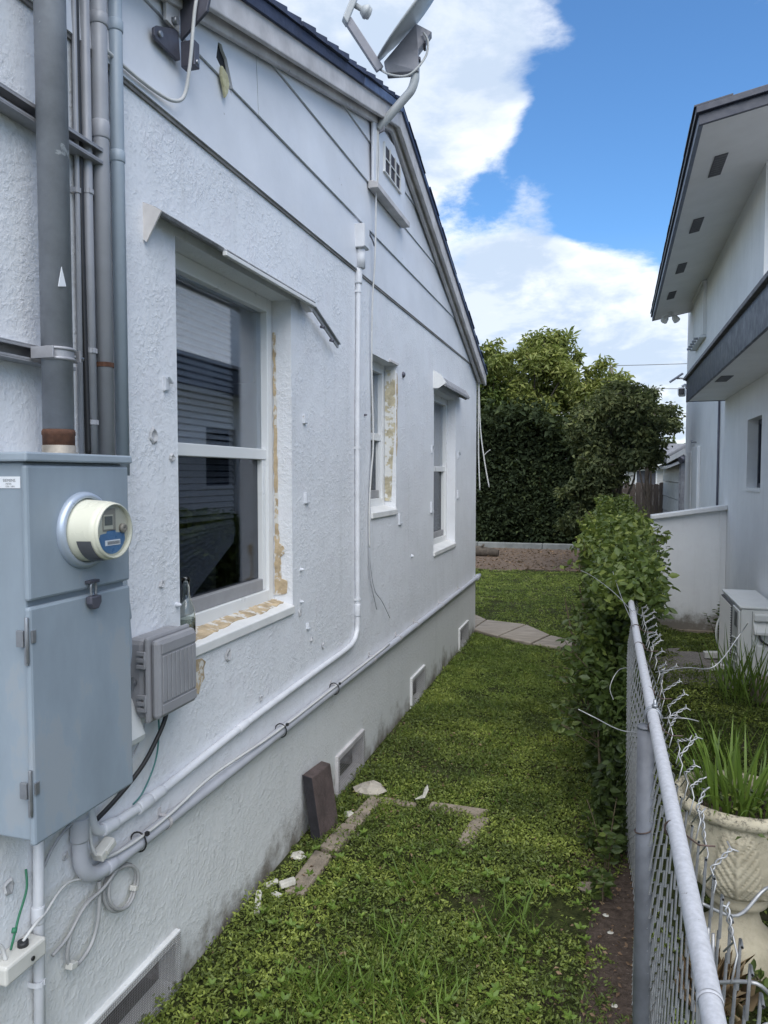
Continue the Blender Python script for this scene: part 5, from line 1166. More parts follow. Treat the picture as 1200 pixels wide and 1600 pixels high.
for k in range(7):
    me_m = MB().add(*blade(random.uniform(.19, .33), random.uniform(.010, .015), random.choice((.3, .7, 1.0, 1.4, 1.9))), True)
    o = me_m.build('blade', L_grass, gr, loc=(0, 0, 0))
    at = o.data.attributes.new('tint', 'FLOAT', 'FACE'); at.data.foreach_set('value', [random.uniform(.15, .95)] * len(o.data.polygons))
    protos.append(o)
nbld = 0
for k in range(125):
    th = random.uniform(0, 2 * math.pi); r_ = .15 * math.sqrt(random.random())
    src = protos[k % 7]; loc = (r_ * math.cos(th), r_ * math.sin(th), .0); rot = (random.uniform(-.12, .12), random.uniform(.05, .65), th + random.uniform(-.9, .9)); s_ = random.uniform(.55, 1.05)
    if k < 7: src.location = loc; src.rotation_euler = rot; src.scale = (s_, s_, s_)
    else: share(src, gr, loc, rot, (s_, s_, s_))
P = np.c_[UX + rng.normal(0, .08, 260), UY + rng.normal(0, .08, 260), .50 + rng.random(260) * .05]
wl = leaf_obj('small_leaves', P, rng.uniform(.012, .026, 260), L_hedge, gr, .6, upbias=1.0); wl['kind'] = 'stuff'

# dry grass tuft and weeds by the urn
dg = thing('dry_grass_tuft', (.33, 2.35, 0), 'straw-coloured dry grass tuft between the fence and the urn foot', 'plant')
M_straw = leaf_mat('straw', (.14, .09, .05), (.26, .18, .10), (.40, .30, .18), .15, .8, .1)
n = 220; th = rng.random(n) * 2 * math.pi
leaf_obj('dry_blades', np.c_[.33 + rng.normal(0, .03, n), 2.36 + rng.normal(0, .04, n), np.full(n, .0)], rng.uniform(.08, .17, n), M_straw, dg, .035, axis=np.c_[np.cos(th) * .6, np.sin(th) * .6, rng.uniform(.5, 1.2, n)])

# ------------------------------------------------------------------ small things lying by the wall
pv = thing('leaning_paver', (-1.2, 2.95, 0), 'dark brown square paver leaning upright against the white wall beside a foundation vent', 'paver')
n_ = Vector((.62, -.50, .34)).normalized(); e_ = Vector((.50, .80, .0)).normalized(); u_ = n_.cross(e_).normalized()
if u_.z < 0: u_ = -u_
pb = [(-1.165, 2.92, -.01), (-1.150, 3.10, -.01), (-1.195, 3.11, -.01), (-1.212, 2.925, -.01), (-1.214, 2.93, .280), (-1.206, 3.135, .268), (-1.258, 3.15, .270), (-1.264, 2.94, .286)]
MB().add(pb, [(0, 3, 2, 1), (4, 5, 6, 7), (0, 1, 5, 4), (1, 2, 6, 5), (2, 3, 7, 6), (3, 0, 4, 7)]).build('slab', M_paver, pv, .006)
MB().prism([Vector(pb[i]) + Vector((0, -.0015, 0)) for i in (0, 3, 7, 4)], (0, -.004, 0)).build('shaded_edge', M_paverd, pv, .002)  # darker plate puts the shade of the near side into its colour
ce = thing('concrete_edging', (-.85, 3.1, 0), 'broken concrete edging strips forming a half-buried rectangle in the lawn', 'edging')
def strip(pts, h=.03):
    h -= .008
    MB().prism([(x + random.uniform(-.012, .012), y + random.uniform(-.012, .012), -.02) for x, y in pts], (0, 0, h + .02)).build('edging_piece', M_conc, ce, .010)
strip([(-1.155, 2.50), (-1.085, 2.50), (-1.075, 2.80), (-1.15, 2.82)]); strip([(-1.15, 2.835), (-1.07, 2.815), (-1.06, 3.06), (-1.13, 3.08)], .04)
strip([(-1.125, 3.10), (-1.045, 3.08), (-1.03, 3.38), (-1.11, 3.40)], .028)
strip([(-1.06, 3.36), (-.86, 3.36), (-.86, 3.415), (-1.06, 3.43)], .018); strip([(-.80, 3.335), (-.55, 3.335), (-.50, 3.40), (-.80, 3.405)], .035)
strip([(-.60, 3.06), (-.545, 3.05), (-.495, 3.325), (-.56, 3.325)], .034)
def rock(name, x, y, s, mat, label, cat, group=None, flat=.6, rot=0):
    mb = MB(); vs = []; r_ = random.Random(int(x * 977 + y * 131))
    for i in range(5):
        ph = math.pi * i / 4
        for k in range(8):
            th = 2 * math.pi * k / 8; q = s * r_.uniform(.75, 1.15)
            vs.append((q * math.sin(ph) * math.cos(th) * 1.3, q * math.sin(ph) * math.sin(th), q * flat * math.cos(ph)))
    ca, sa = math.cos(rot), math.sin(rot)
    mb.add([(x + a * ca - b * sa, y + a * sa + b * ca, c + s * flat * .5) for a, b, c in vs], [(i * 8 + k, (i + 1) * 8 + k, (i + 1) * 8 + (k + 1) % 8, i * 8 + (k + 1) % 8) for i in range(4) for k in range(8)])
    return tag(mb.build(name, mat, loc=(x, y, 0)), label, cat, group)
rock('stone', -1.12, 3.47, .075, M_stone, 'flat pale stone on the ground just under the second foundation vent', 'stone', flat=.45)
rock('stone', -1.13, 3.19, .028, M_deb, 'small white stone on the edging right of the leaning paver', 'stone')
rock('stone', -1.07, 3.02, .04, M_conc, 'dull grey stone at the foot of the leaning dark paver', 'stone', flat=.4)
rock('stone', -1.215, 2.78, .030, M_deb, 'white plaster lump at the wall foot left of the leaning paver', 'stone', flat=.5)
rock('stone', -.055, 2.88, .032, M_conc, 'grey stone in the lawn edge near the fence', 'stone')
for k, (x, y) in enumerate(((.035, 2.62), (.045, 2.25), (.02, 2.72), (.06, 2.03))):
    rock('pebble', x, y, .010, M_deb, ('second farthest white pebble on the soil strip', 'second nearest white pebble on the soil strip', 'farthest white pebble on the soil strip, nearest the grey stone', 'nearest white pebble on the soil strip by the fence foot')[k], 'pebble', 'white pebbles on the soil strip')
def chunk(x, y, l, wd, h, rot, label, tilt=.1):
    return tag(MB().obox((x, y, .026 + h * .5), (math.cos(rot), math.sin(rot), tilt), (-math.sin(rot), math.cos(rot), 0), (-tilt, .25, 1), l * .85, wd * .8, h * .7).build('plaster_piece', M_deb, bev=.004), label, 'debris', 'plaster scraps at the wall foot')
chunk(-1.205, 2.385, .062, .014, .012, 1.95, 'long white plaster stick lying at the wall foot, nearest the big vent', .2)
chunk(-1.155, 2.535, .036, .018, .014, .7, 'chunky white plaster scrap left of the edging strips')
chunk(-1.215, 2.515, .034, .012, .010, .9, 'flat pale plaster scrap against the wall, beside the chunky one')
chunk(-1.165, 2.455, .026, .014, .008, -.4, 'crumbled pale plaster bit in the leaves below the chunky scrap')
t = thing('torn_strip', (-.83, 3.43, .02), 'crumpled pale paper strip standing on the concrete edging in the lawn', 'litter')
MB().prism([(-.87, 3.40, .03), (-.835, 3.41, .05), (-.83, 3.42, .075), (-.815, 3.43, .095), (-.81, 3.425, .075), (-.825, 3.41, .04)], (.004, -.008, 0)).build('strip', M_deb, t)
t = thing('log', (-2.35, 14.5, 0), 'dark short log lying on the brown dirt near the house corner', 'log')
MB().tube([(-2.75, 14.55, .09), (-2.4, 14.5, .10), (-2.02, 14.48, .07)], [.10, .11, .07], 12).build('wood', M_bark, t)
MB().tube([(-2.4, 14.5, .14), (-2.3, 14.42, .24)], [.03, .02], 8).build('stub', M_bark, t)

# ------------------------------------------------------------------ background
cw = thing('low_kerb_wall', (-3, 16.3, 0), 'low weathered concrete kerb along the foot of the dark hedge', 'wall')
x = -9.0
while x < -.3:
    L_ = random.uniform(1.1, 1.6); MB().box(x, x + L_ - .012, 16.22 + random.uniform(0, .02), 16.42, -.05, .115 + random.uniform(0, .015)).build('kerb_block', pm('kerb', (.20, .21, .20), .9, 0, .25, 5, .4, 40) if 'kerb' not in MATS else MATS['kerb'], cw, .012); x += L_
wd = thing('wooden_fence', (1.1, 21, 0), 'weathered grey-brown wooden picket fence behind the trees', 'fence')
x = -.6; k = 0
while x < 4.2:
    h_ = 1.40 + random.uniform(-.025, .02); wp = .147
    MB().prism([(x, 21 + random.uniform(-.008, .008), 0), (x + wp, 21, 0), (x + wp, 21, h_ - .03), (x + wp * .75, 21, h_), (x + wp * .25, 21, h_), (x, 21, h_ - .03)], (0, .02, 0)).build('picket', M_wood, wd, .003); x += .15
for z_ in (.3, 1.15): MB().box(-.6, 4.2, 21.03, 21.07, z_, z_ + .09).build('rail', M_wood, wd)
for x in (-.5, 1.6, 3.7): MB().box(x, x + .09, 21.075, 21.165, -.1, 1.35).build('post', M_wood, wd)

sd_ = thing('garden_shed', (2.4, 18, 0), 'dirty white panelled shed behind the grey house', 'shed')
SX = 1.43
for k, (a, b) in enumerate(((.0, .33), (.34, .72), (.73, 1.08), (1.09, 1.44), (1.45, 1.80))):
    for (ya, yb_) in ((16.05, 18.3), (18.32, 20.6)): MB().prism([(SX, ya, a), (SX - .02, ya, a + .01), (SX - .004, ya, b), (SX + .03, ya, b), (SX + .03, ya, a)], (0, yb_ - ya, 0)).build('wall_panel', M_shed, sd_, .003)
MB().box(SX + .031, 3.6, 16.05, 20.6, -.1, 1.98).build('body', M_shed, sd_)
MB().box(SX - .03, SX + .06, 15.96, 16.045, -.1, 2.06).box(SX - .0, SX + .12, 15.90, 15.955, -.1, 2.0).build('corner_trim', M_strut, sd_, .004)
MB().prism([(SX - .26, 15.85, 1.86), (SX - .26, 15.85, 1.94), (2.5, 15.85, 2.75), (3.7, 15.85, 1.95), (3.7, 15.85, 1.88), (2.5, 15.85, 2.62)], (0, 4.9, 0)).build('roof', M_roofgrey, sd_)
MB().prism([(SX - .28, 15.82, 1.84), (SX - .28, 15.82, 1.94), (2.5, 15.82, 2.76), (2.5, 15.82, 2.62)], (0, .028, 0)).build('bargeboard', M_shed, sd_)
MB().prism([(SX + .031, 16.04, 1.98), (3.6, 16.04, 1.98), (2.5, 16.04, 2.62)], (0, .03, 0)).build('gable', M_shed, sd_)
MB().prism([(SX - .27, 15.86, 1.79), (SX - .03, 15.86, 1.90), (SX - .03, 15.86, 1.84), (SX - .27, 15.86, 1.74)], (0, 4.8, 0)).build('eave_trim', M_shed, sd_)
t = thing('flood_light', (SX, 15.8, 1.93), 'small dark flood light on the corner of the white shed', 'light')
MB().lathe([(.03, 0), (.07, .08), (.075, .13), (.07, .14)], (SX + .08, 15.88, 1.95), (-.7, -.5, -.3), 14).lathe([(.05, 0), (.05, .06)], (SX + .10, 15.87, 1.95), (0, -1, 0), 12).build('lamp_head', M_darksteel, t)

bn = thing('bin', (.55, 9.6, 0), 'black plastic bin with a pale lid half hidden behind the near hedge', 'bin')
MB().prism([(.42, 9.45, -.12), (.86, 9.45, -.12), (.90, 9.43, .80), (.38, 9.43, .80)], (0, .45, 0)).build('body', M_bin, bn, .02)
MB().box(.36, .92, 9.40, 9.92, .802, .85).build('lid_rim', M_bin, bn, .01)
MB().prism([(.38, 9.42, .851), (.90, 9.42, .851), (.88, 9.45, .95), (.40, 9.45, 1.0)], (0, .44, 0)).build('lid', M_offwh, bn, .02)

fh = thing('house', (0, 47, 0), 'distant low house with a grey shingle roof beyond the wooden fence', 'house')
MB().box(-8, 9, 45.5, 53, -.2, 2.2).build('wall', M_farw, fh)
MB().prism([(-8.6, 44.9, 2.12), (-8.6, 44.9, 2.30), (-8.6, 49.2, 3.55), (-8.6, 53.6, 2.30), (-8.6, 53.6, 2.12)], (18.2, 0, 0)).build('roof', M_roofgrey, fh)
for k in range(7):
    yq = 44.9 + k * .62; zq = 2.305 + (yq - 44.9) * 1.25 / 4.3
    MB().prism([(-8.6, yq, zq), (-8.6, yq, zq + .03), (-8.6, yq + .60, zq + .03 + .1735), (-8.6, yq + .60, zq + .1745)], (18.2, 0, 0)).build('shingle_course', M_roofgrey, fh)
MB().box(-8.6, 9.6, 44.84, 44.895, 2.05, 2.24).build('fascia', M_trimw, fh)
for x in (1.6, 4.0): 
    wq = MB().box(x, x + 1.2, 45.46, 45.495, .9, 1.95).build('window', M_trimw, fh); MB().box(x + .08, x + 1.12, 45.445, 45.459, .98, 1.87).build('pane', M_curtain, wq)
for x in (.9, 3.4): MB().box(x, x + .12, 45.0, 45.12, -.1, 2.04).build('post', M_trimw, fh)

up_ = thing('utility_pole', (.14, 40, 0), 'wooden utility pole rising behind the trees with wires to the right', 'utility pole')
MB().tube([(.14, 40, -.2), (.14, 40, 7.2)], [.15, .11], 12).build('pole', M_pole, up_)
MB().lathe([(.06, 0), (.07, .05), (.04, .1), (.06, .14), (.03, .18)], (.14, 40, 7.19), seg=10).build('insulator', M_strut, up_)
MB().box(.0, .28, 39.84, 39.88, 6.6, 6.68).build('crossarm', M_pole, up_)
for k, (z0_, z1_, x1_, d) in enumerate(((7.25, 7.7, 20, 0), (6.1, 6.0, 20, .2), (4.85, 4.9, 20, .1), (4.1, 4.2, 20, .1), (6.65, 5.6, -14, 0))):
    t = thing('power_line', (.14, 40, z0_), ('highest thin wire from the utility pole to the right', 'second wire down, running right behind the grey house', 'third wire down, low against the clouds on the right', 'lowest wire, just above the trees by the grey house', 'thin wire running left from the utility pole over the trees')[k], 'wire')
    MB().tube([(.14 + (x1_ - .14) * q / 12, 40, z0_ + (z1_ - z0_) * q / 12 - .9 * (q / 12) * (1 - q / 12)) for q in range(13)], .016, 5).build('wire', M_pole, t)

# ------------------------------------------------------------------ plants
def crown_pts(n, clumps, sd):
    """leaf points gathered in clumps; returns points and per-leaf tint"""
    cs = np.array([c[:3] for c in clumps]); rs = np.array([c[3] for c in clumps])
    wt = rs ** 2; k = rng.choice(len(cs), n, p=wt / wt.sum())
    d = rng.normal(size=(n, 3)); d /= np.linalg.norm(d, axis=1, keepdims=True)
    rad = rs[k] * (rng.random(n) ** .45)
    P = cs[k] + d * rad[:, None] * np.array([1, 1, .75])
    tint = .5 + rng.normal(0, .17, n) + (rng.normal(0, .13, len(cs)))[k]
    return P, tint
def tree(name, label, base, height, crown, nclump, nleaf, size, lmat, aspect=.4, limbs=9, trunk_r=.12, group=None, holes=None, tbias=0.0, droop=.5):
    t = thing(name, base, label, 'tree', group)
    b = Vector(base); ells = crown if isinstance(crown, list) else [crown]; (cx, cy, cz), (rx, ry, rzz) = ells[0]
    top = Vector((cx, cy, cz))
    tr = smooth_path([b - Vector((0, 0, .2)), b + Vector((.06, .05, height * .3)), b.lerp(top, .55) + Vector((-.08, 0, 0)), top], 6)
    mb = MB(); mb.tube(tr, [trunk_r * (1 - .65 * i / (len(tr) - 1)) for i in range(len(tr))], 10); mb.build('trunk', M_bark, t)
    cl = []
    for k in range(nclump):
        (cx, cy, cz), (rx, ry, rzz) = ells[k % len(ells)]
        for _ in range(40):
            d = rng.normal(size=3); d /= np.linalg.norm(d); q = rng.random() ** .33
            p = np.array([cx + rx * d[0] * q, cy + ry * d[1] * q, cz + rzz * d[2] * q])
            if holes is None or not any(np.linalg.norm(p - np.array(h[:3])) < h[3] for h in holes): break
        cl.append((*p, rng.uniform(.5, 1.15) * (rx * ry * rzz * len(ells) / nclump) ** (1 / 3) * 1.1))
    ks = np.argsort([-c[3] for c in cl])[:limbs]
    for k in ks:
        s_ = tr[int(len(tr) * random.uniform(.35, .9))]; e_ = Vector(cl[k][:3]); m = s_.lerp(e_, .5) + Vector((random.uniform(-.15, .15), random.uniform(-.15, .15), .12))
        pp = smooth_path([s_, m, e_], 5); MB().tube(pp, [trunk_r * .35 * (1 - .85 * i / (len(pp) - 1)) for i in range(len(pp))], 6).build('limb', M_bark, t)
    P, tint = crown_pts(nleaf, cl, .3)
    # twigs reaching out of the crown
    tw = MB()
    for c in cl:
        for _ in range(3):
            d = Vector(rng.normal(size=3)).normalized(); a = Vector(c[:3]); e = a + d * c[3] * 1.25
            tw.tube([a, a.lerp(e, .5) + Vector((0, 0, .03)), e], [.010, .007, .003], 4, caps=False)
            m = 14; qq = rng.random(m); P = np.vstack([P, np.array(a)[None] * (1 - qq[:, None]) + np.array(e)[None] * qq[:, None] + rng.normal(0, .04, (m, 3))]); tint = np.r_[tint, .55 + rng.normal(0, .15, m)]
    o = tw.build('twigs', M_bark, t); o['kind'] = 'stuff'
    o = leaf_obj('crown', P, rng.uniform(size * .65, size * 1.25, len(P)), lmat, t, aspect, tint + tbias, droop=droop, upbias=.7); o['kind'] = 'stuff'
    return t
# pale feathery trees behind the hedge
tree('tall_tree', 'tall yellow-green tree with airy foliage rising behind the dark hedge, left of the others', (-2.0, 19.2, 0), 4.2, ((-1.95, 19.0, 3.75), (1.75, 1.3, 1.55)), 105, 17500, .165, L_tree, .34, 12, .15, 'trees behind the hedge', holes=[(-2.6, 19, 5.2, .7)], tbias=.06)
tree('tall_tree', 'yellow-green tree with drooping leaves behind the bronze-leaved tree', (.2, 19.6, 0), 3.6, ((.0, 19.4, 3.2), (1.3, 1.0, 1.15)), 60, 9500, .155, L_tree, .34, 9, .12, 'trees behind the hedge', tbias=.04)
tree('tall_tree', 'darker bushy tree close behind the far corner of the white house', (-4.3, 18.4, 0), 3.6, ((-3.7, 18.2, 3.3), (1.5, 1.1, 1.45)), 34, 10500, .15, L_hedge, .42, 8, .14, 'trees behind the hedge')
tree('bronze_tree', 'dense dark tree with bronze-tinged leaves standing at the end of the near hedge', (.22, 13.2, 0), 2.6, [((.10, 13.1, 2.42), (.70, .7, .74)), ((.12, 13.1, 2.0), (.80, .6, .75)), ((-.22, 13.0, 1.15), (.52, .5, .85))], 75, 21000, .098, L_bronze, .46, 12, .08, tbias=.05)
tree('bronze_tree', 'smaller dark bushy tree right of the bronze tree, before the distant roof', (.85, 17.2, 0), 2.4, ((.98, 17.2, 2.95), (.58, .6, .50)), 20, 4800, .10, L_bronze, .46, 8, .07)
for k, (x, y, h_, r_) in enumerate(((4.2, 62, 4.2, 4.5), (-3, 66, 5.0, 6), (12, 70, 5, 6), (-13, 62, 5, 6))):
    tree('far_tree', ('hazy dark tree above the distant grey roof, beside the grey house', 'far dark tree behind the distant house, mostly hidden by nearer trees', 'far tree hidden behind the grey house', 'far tree hidden behind the white house')[k], (x, y, 0), h_, ((x, y, h_ * .62), (r_, 3, h_ * .55)), 26, 3800, .45, L_dark, .5, 5, .25, 'far trees beyond the distant house', tbias=.25)

# tall dark clipped hedge
def hedge_obj(name, label, pts, tint, size, lmat, stems, aspect=.5, fine=False):
    t = thing(name, stems[0], label, 'hedge')
    for s_ in stems:
        b = Vector(s_); 
        for q in range(2):
            e = b + Vector((random.uniform(-.3, .3), random.uniform(-.15, .15), random.uniform(.7, 1.1) * stems_h))
            MB().tube(smooth_path([b, b.lerp(e, .5) + Vector((random.uniform(-.06, .06), 0, 0)), e], 4), [stem_r] * 5 + [stem_r * .6] * 3 + [stem_r * .3], 6, caps=False).build('stem', M_stem, t)
    o = leaf_obj('foliage', pts, size, lmat, t, aspect, tint, upbias=.6, droop=.35, fine=fine); o['kind'] = 'stuff'
    return t
stems_h = 2.2; stem_r = .03
n = 72000
x = rng.uniform(-9, -.25, n); zt = 2.75 + .55 * vnoise(x, x * 0, 1.1, 3) - .55 * np.clip((x + 1.6) / 1.3, 0, 1)
z = rng.random(n) ** .9 * zt + .04
front = 16.62 + .30 * vnoise(x, z, 1.5, 4) + .16 * vnoise(x, z, 4.2, 5)
y = front + rng.exponential(.22, n)
dp_ = rng.random(n) < .30; y = np.where(dp_, rng.uniform(17.0, 18.0, n), y)
up_m = rng.random(n) < .16
y = np.where(up_m, rng.uniform(16.7, 18.2, n), y); z = np.where(up_m, zt + rng.normal(0, .16, n), z)
tint = .42 + rng.normal(0, .15, n) + .25 * (vnoise(x, z, 2.6, 9) - .5) + .12 * np.clip((z - 2.0) / 1.2, 0, 1)
hedge_obj('tall_hedge', 'tall dense dark green hedge across the back of the yard', np.c_[x, y, z], tint, np.where(dp_, .22, rng.uniform(.075, .135, n)), L_dark, [(q, 17.2, 0) for q in np.arange(-8.5, -.3, .9)])
MB_ = MB()

# loose hedge growing through the near fence
stems_h = .9; stem_r = .007
n = 52000
y = 3.12 + 5.5 * rng.random(n) ** 1.15
q = np.clip((y - 3.0) / 1.6, 0, 1)
zt = (.64 + .55 * q) + .34 * (vnoise(y, y * 0 + 3, 1.6, 21) - .5) + .22 * (vnoise(y, y * 0 + 9, 4.2, 26) - .5)
z = rng.random(n) ** .72 * zt
wl_ = .065 + .125 * q * np.clip(z / .5, .45, 1) + .14 * (vnoise(y, z, 2.4, 22) - .5) + .10 * (vnoise(y, z, 6, 27) - .5)
wr_ = .02 + .19 * q * np.clip((z - .35) / .6, 0, 1) + .24 * (vnoise(y, z, 2.4, 23) - .5) * q + .10 * (vnoise(y, z, 6, 28) - .5) * q
side = rng.random(n)
x = .07 + np.where(side < .55, -wl_ * (rng.random(n) ** .5), wr_ * (rng.random(n) ** .55))
x = np.where((z < .30) & (x > .1), -.05, x)
tint = .16 + rng.normal(0, .17, n) + .55 * np.clip((z - .60) / .75, 0, 1) + .55 * (vnoise(y, z, 3.5, 24) - .5)  # leaf tint darkens toward the ground, putting the hedge's inner shade into colour
keep = rng.random(n) < .45 + .9 * vnoise(y, z, 5.5, 29) - .25 * np.clip((.7 - z) / .5, 0, 1)
x, y, z, tint = x[keep], y[keep], z[keep], tint[keep]
Ph = np.c_[x, y, z + .02]
# sprigs sticking out
sp = []; st_ = []; tw_ = MB()
for k in range(200):
    y0 = random.uniform(3.3, 8.2); z0 = random.uniform(.55, 1.22) if y0 > 4.2 else random.uniform(.3, .8); s_ = random.choice((-1, 1, 1)) if y0 > 4.4 else -1
    b = np.array([.06 + s_ * (.15 if s_ > 0 else .12), y0, z0]); d = np.array([s_ * random.uniform(.2, 1), random.uniform(-.8, .4), random.uniform(.0, 1.0)]); d /= np.linalg.norm(d); L_ = random.uniform(.08, .22)
    tw_.tube([Vector(b - d * .12 - np.array([s_ * .06, 0, .03])), Vector(b + d * L_ * .5), Vector(b + d * L_)], [.003, .0022, .001], 4, caps=False)
    m = 16; qq = np.linspace(.1, 1, m); sp.append(b + d * (L_ * qq)[:, None] + rng.normal(0, .008, (m, 3))); st_.append(.42 + .35 * (z0 > .9) + rng.normal(0, .15, m))
n5 = 11000; y5 = 3.08 + 5.4 * rng.random(n5) ** 1.1; x5 = .10 + rng.triangular(-.18, 0, .17, n5); z5 = 1.03 + (.09 + .17 * np.clip((y5 - 3) / 1.4, 0, 1)) * rng.random(n5) * (.5 + .9 * vnoise(y5, y5 * 0 + 3, 1.6, 21)) + .05 * rng.random(n5)
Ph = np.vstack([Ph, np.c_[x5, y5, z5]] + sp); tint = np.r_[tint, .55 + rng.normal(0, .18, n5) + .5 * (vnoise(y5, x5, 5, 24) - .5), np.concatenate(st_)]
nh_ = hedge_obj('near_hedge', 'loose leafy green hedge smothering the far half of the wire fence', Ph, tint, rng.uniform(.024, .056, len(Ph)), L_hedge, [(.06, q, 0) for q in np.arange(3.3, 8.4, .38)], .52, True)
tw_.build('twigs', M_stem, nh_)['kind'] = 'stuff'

# ------------------------------------------------------------------ lawn
def lawn_pts(n, x0, x1, y0, y1, dens=None):
    x = rng.uniform(x0, x1, n); y = rng.uniform(y0, y1, n)
    m = (vnoise(x, y, 2.3, 31) * .6 + vnoise(x, y, 6.5, 32) * .4)
    keep = np.ones(n, bool)
    bare = np.exp(-(((x + .93) / .20) ** 2 + ((y - 2.98) / .34) ** 2)) * .32        # worn patch inside the edging
    bare += np.clip((x - (.02 - .03 * np.sin(y * 3) - .07 * np.clip((y - 2.9) / .8, 0, 1))) / .10, 0, 1) * (y < 4.2) * .70   # soil strip at the fence
    bare += np.exp(-((x + 1.27) / .05) ** 2) * .25
    for (sx0, sx1, sy0, sy1) in ((-1.15, -1.05, 2.6, 3.36), (-1.03, -.5, 3.345, 3.41), (-.585, -.51, 3.07, 3.33), (-1.2, -1.04, 3.40, 3.56)):
        bare += ((x > sx0) & (x < sx1) & (y > sy0) & (y < sy1)) * .45
    px_ = np.clip((x + 1.3) / 1.1, 0, 1); pc = 7.72 - .78 * px_ ** .8; pw = .33 - .10 * px_
    bare += ((np.abs(y - pc) < pw) & (x < -.22) & (y > 6.7)) * 1.2
    keep &= rng.random(n) > (bare + np.clip(.43 - m, 0, 1) * 2.6)
    keep &= ~((y < 7.45) & (x < W + .005))
    keep &= ~((y > 12.25 + .2 * vnoise(x, y, 2, 40)))
    return x[keep], y[keep]
def groundcover(name, label, zones, mat, tshift=0.0, fine=False):
    XS, YS, ZS, SZ, TT = [], [], [], [], []
    for (nc, x0, x1, y0, y1, per, s0, s1, hmax) in zones:
        x, y = lawn_pts(nc, x0, x1, y0, y1)
        h = hmax * (.12 + .88 * vnoise(x, y, 5.5, 33) ** 1.6 + .25 * (vnoise(x, y, 16, 37) - .4)).clip(.06) * (.35 + .65 * rng.random(len(x)))
        ct = .40 + .50 * (vnoise(x, y, 1.6, 34) - .5) + .75 * (vnoise(x, y, 7, 35) - .5) + rng.normal(0, .15, len(x))
        r = rng.normal(0, 1, (len(x), per, 2)) * (s0 * 1.1)
        XS.append((x[:, None] + r[..., 0]).ravel()); YS.append((y[:, None] + r[..., 1]).ravel())
        ZS.append((h[:, None] + rng.normal(0, .004, (len(x), per))).clip(.003).ravel())
        SZ.append(rng.uniform(s0, s1, len(x) * per)); TT.append((ct[:, None] + rng.normal(0, .17, (len(x), per))).ravel())
    x, y, z, s, t = map(np.concatenate, (XS, YS, ZS, SZ, TT)); z = z + gz(x, y)
    ax = rng.normal(size=(len(x), 3)); ax[:, 2] = np.abs(ax[:, 2]) * .55
    o = leaf_obj(name, np.c_[x, y, z], s, mat, None, .42, t + tshift, upbias=1.3, axis=ax, fine=fine)
    return tag(o, label, None, None, 'stuff')
lawn1 = groundcover('ground_cover', 'low leafy green ground cover filling the side yard', [
    (11500, -1.25, .14, 1.2, 3.0, 6, .009, .019, .06), (15000, -1.25, .12, 3.0, 5.2, 5, .010, .020, .05)], L_lawn, 0, True)
lawn2 = groundcover('lawn', 'short green lawn beyond the worn edging, around the slab path', [
    (16000, -1.25, .2, 5.0, 7.6, 4, .012, .020, .03), (30000, -4.2, 1.0, 6.8, 12.6, 3, .017, .030, .03)], L_lawnfar, .02)
lawn3 = groundcover('neighbour_weeds', 'weedy green ground cover on the far side of the wire fence', [
    (5200, .14, 1.22, 1.2, 4.6, 5, .014, .028, .06), (5600, .14, 1.22, 4.6, 8.6, 4, .016, .030, .06)], L_lawn, -.05)
# thin grass blades among the leaves
n = 9000; x, y = lawn_pts(n, -1.25, .1, 1.3, 6.5); th = rng.random(len(x)) * 6.283
cl = vnoise(x, y, 3.3, 36); k = cl > .52; x, y, th = x[k], y[k], th[k]
for (tx, ty, m, sp_) in ((-.79, 2.02, 170, .07), (-.55, 2.12, 190, .08), (-.50, 1.72, 120, .08), (-.30, 2.55, 90, .07), (-.66, 2.72, 50, .05), (-.62, 2.35, 60, .06)):
    x = np.r_[x, tx + rng.normal(0, sp_, m)]; y = np.r_[y, ty + rng.normal(0, sp_, m)]; th = np.r_[th, rng.random(m) * 6.283]
big = np.r_[np.zeros(k.sum()), np.ones(len(x) - k.sum())]
ax = np.c_[np.cos(th) * .7, np.sin(th) * .7, rng.uniform(.45, 1.2, len(x))]
tag(leaf_obj('grass', np.c_[x, y, np.full(len(x), .005)], rng.uniform(.035, .075, len(x)) * (1 + .75 * big), L_grass, None, .055, .45 + rng.normal(0, .2, len(x)), axis=ax, fold=.02), 'thin upright grass blades scattered through the ground cover', kind='stuff')
# bigger bright leaves in the foreground
x = np.r_[rng.normal(-.62, .12, 60), rng.uniform(-1.0, -.1, 160), rng.uniform(-1.15, .0, 260)]; y = np.r_[rng.normal(1.62, .10, 60), rng.uniform(1.35, 1.95, 160), rng.uniform(1.35, 3.0, 260)]
cx_ = np.repeat(x, 5); cy_ = np.repeat(y, 5); th = np.tile(np.arange(5) * 1.2566, len(x)) + np.repeat(rng.random(len(x)) * 6.28, 5)
ax = np.c_[np.cos(th), np.sin(th), rng.uniform(.15, .8, len(th))]
sz_ = np.repeat(np.r_[rng.uniform(.024, .040, 60), rng.uniform(.016, .032, 160), rng.uniform(.014, .028, 260)], 5)
tag(leaf_obj('broadleaf_weeds', np.c_[cx_, cy_, np.repeat(rng.uniform(.03, .06, len(x)), 5)], sz_, L_grass, None, .5, .55 + rng.normal(0, .17, len(th)), axis=ax, fold=.1, upbias=2, fine=True), 'rosettes of brighter broad leaves in the nearest ground cover', kind='stuff')
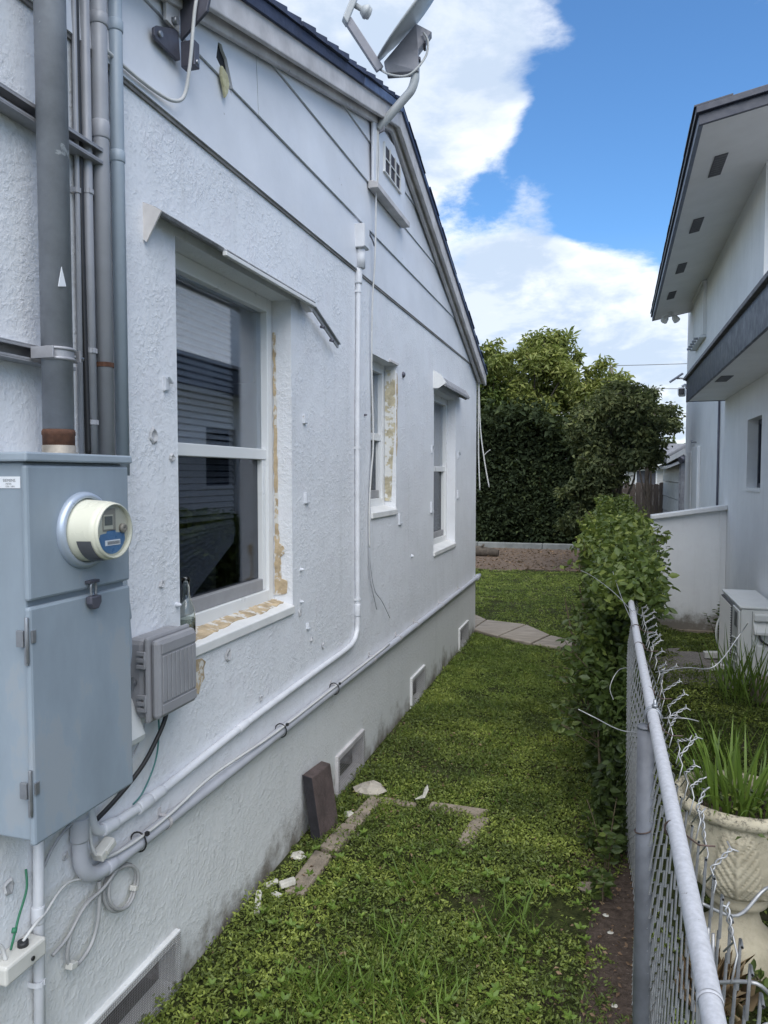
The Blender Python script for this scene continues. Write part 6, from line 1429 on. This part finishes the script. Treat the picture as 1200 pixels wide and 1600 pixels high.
# tall weeds on the neighbour's side
for (tx, ty, m, h_, lab) in ((.92, 5.55, 70, .62, 'thin tall grass standing in front of the air conditioner'), (.62, 4.3, 70, .40, 'tall thin grass clump behind the urn, nearer the fence'), (.55, 3.4, 80, .34, 'thick green grass just behind the stone urn')):
    t = thing('tall_grass', (tx, ty, 0), lab, 'grass', 'tall grass beyond the fence')
    th = rng.random(m) * 6.28; leaf_obj('blades', np.c_[tx + rng.normal(0, .09, m), ty + rng.normal(0, .10, m), np.zeros(m)], rng.uniform(h_ * .5, h_, m), L_grass, t, .028, .4 + rng.normal(0, .2, m), axis=np.c_[np.cos(th) * .45, np.sin(th) * .45, rng.uniform(.8, 1.3, m)], fold=.01)
def weed(x0, y0, hgt, nst, label, size=.05, mat=L_hedge, z0=0):
    t = thing('weed', (x0, y0, z0), label, 'plant')
    P, A = [], []
    for k in range(nst):
        th = random.uniform(0, 6.28); e = Vector((x0 + .35 * hgt * math.cos(th), y0 + .35 * hgt * math.sin(th), z0 + hgt * random.uniform(.6, 1)))
        pp = smooth_path([(x0 + .02 * math.cos(th), y0 + .02 * math.sin(th), z0), ((x0 + e.x) / 2, (y0 + e.y) / 2, z0 + e.z * .5 - z0 * .5 + .02), e], 4)
        MB().tube(pp, .0022, 5).build('stem', M_stem, t)
        for q in pp[2:]:
            for s_ in range(2): P.append(tuple(q)); a_ = th + (1.5 if s_ else -1.5) + random.uniform(-.6, .6); A.append((math.cos(a_), math.sin(a_), random.uniform(-.1, .5)))
    leaf_obj('leaves', np.array(P), rng.uniform(size * .6, size, len(P)), mat, t, .5, .4 + rng.normal(0, .2, len(P)), axis=np.array(A), upbias=1.5, fine=True)
weed(.50, 2.28, .20, 7, 'small dark leafy weed in front of the stone urn foot', .05)
weed(.62, 2.36, .16, 6, 'small leafy weed right of the urn foot', .045)
weed(.02, 3.05, .28, 8, 'leafy vine weed at the foot of the fence, where the hedge begins', .05)
weed(.0, 2.80, .10, 6, 'low broad-leaved weed on the soil by the fence', .05)
weed(1.12, 8.2, .45, 7, 'leafy weed growing against the screen wall near its right end', .07, z0=-.12)
weed(-2.0, 12.1, .05, 3, 'tiny weed at the edge of the brown dirt', .03)
# dead leaves over the back yard
n = 2600; x = rng.uniform(-6, .2, n); y = rng.uniform(12.2, 16.2, n)
tag(leaf_obj('leaf_litter', np.c_[x, y, np.full(n, .012)], rng.uniform(.03, .07, n), L_litter, None, .55, rng.random(n), upbias=3, axis=np.c_[rng.normal(size=n), rng.normal(size=n), rng.normal(size=n) * .15]), 'dead leaves scattered over the brown dirt', kind='stuff')
n = 1500; x = rng.uniform(-1.24, .15, n); y = rng.uniform(1.3, 4.5, n); x[:320] = rng.uniform(-.03, .14, 320)
tag(leaf_obj('leaf_litter', np.c_[x, y, rng.uniform(.006, .03, n)], rng.uniform(.008, .024, n), L_litter, None, .5, rng.random(n), upbias=2, axis=np.c_[rng.normal(size=n), rng.normal(size=n), rng.normal(size=n) * .2]), 'dry leaf scraps on the soil and lawn near the fence', kind='stuff')
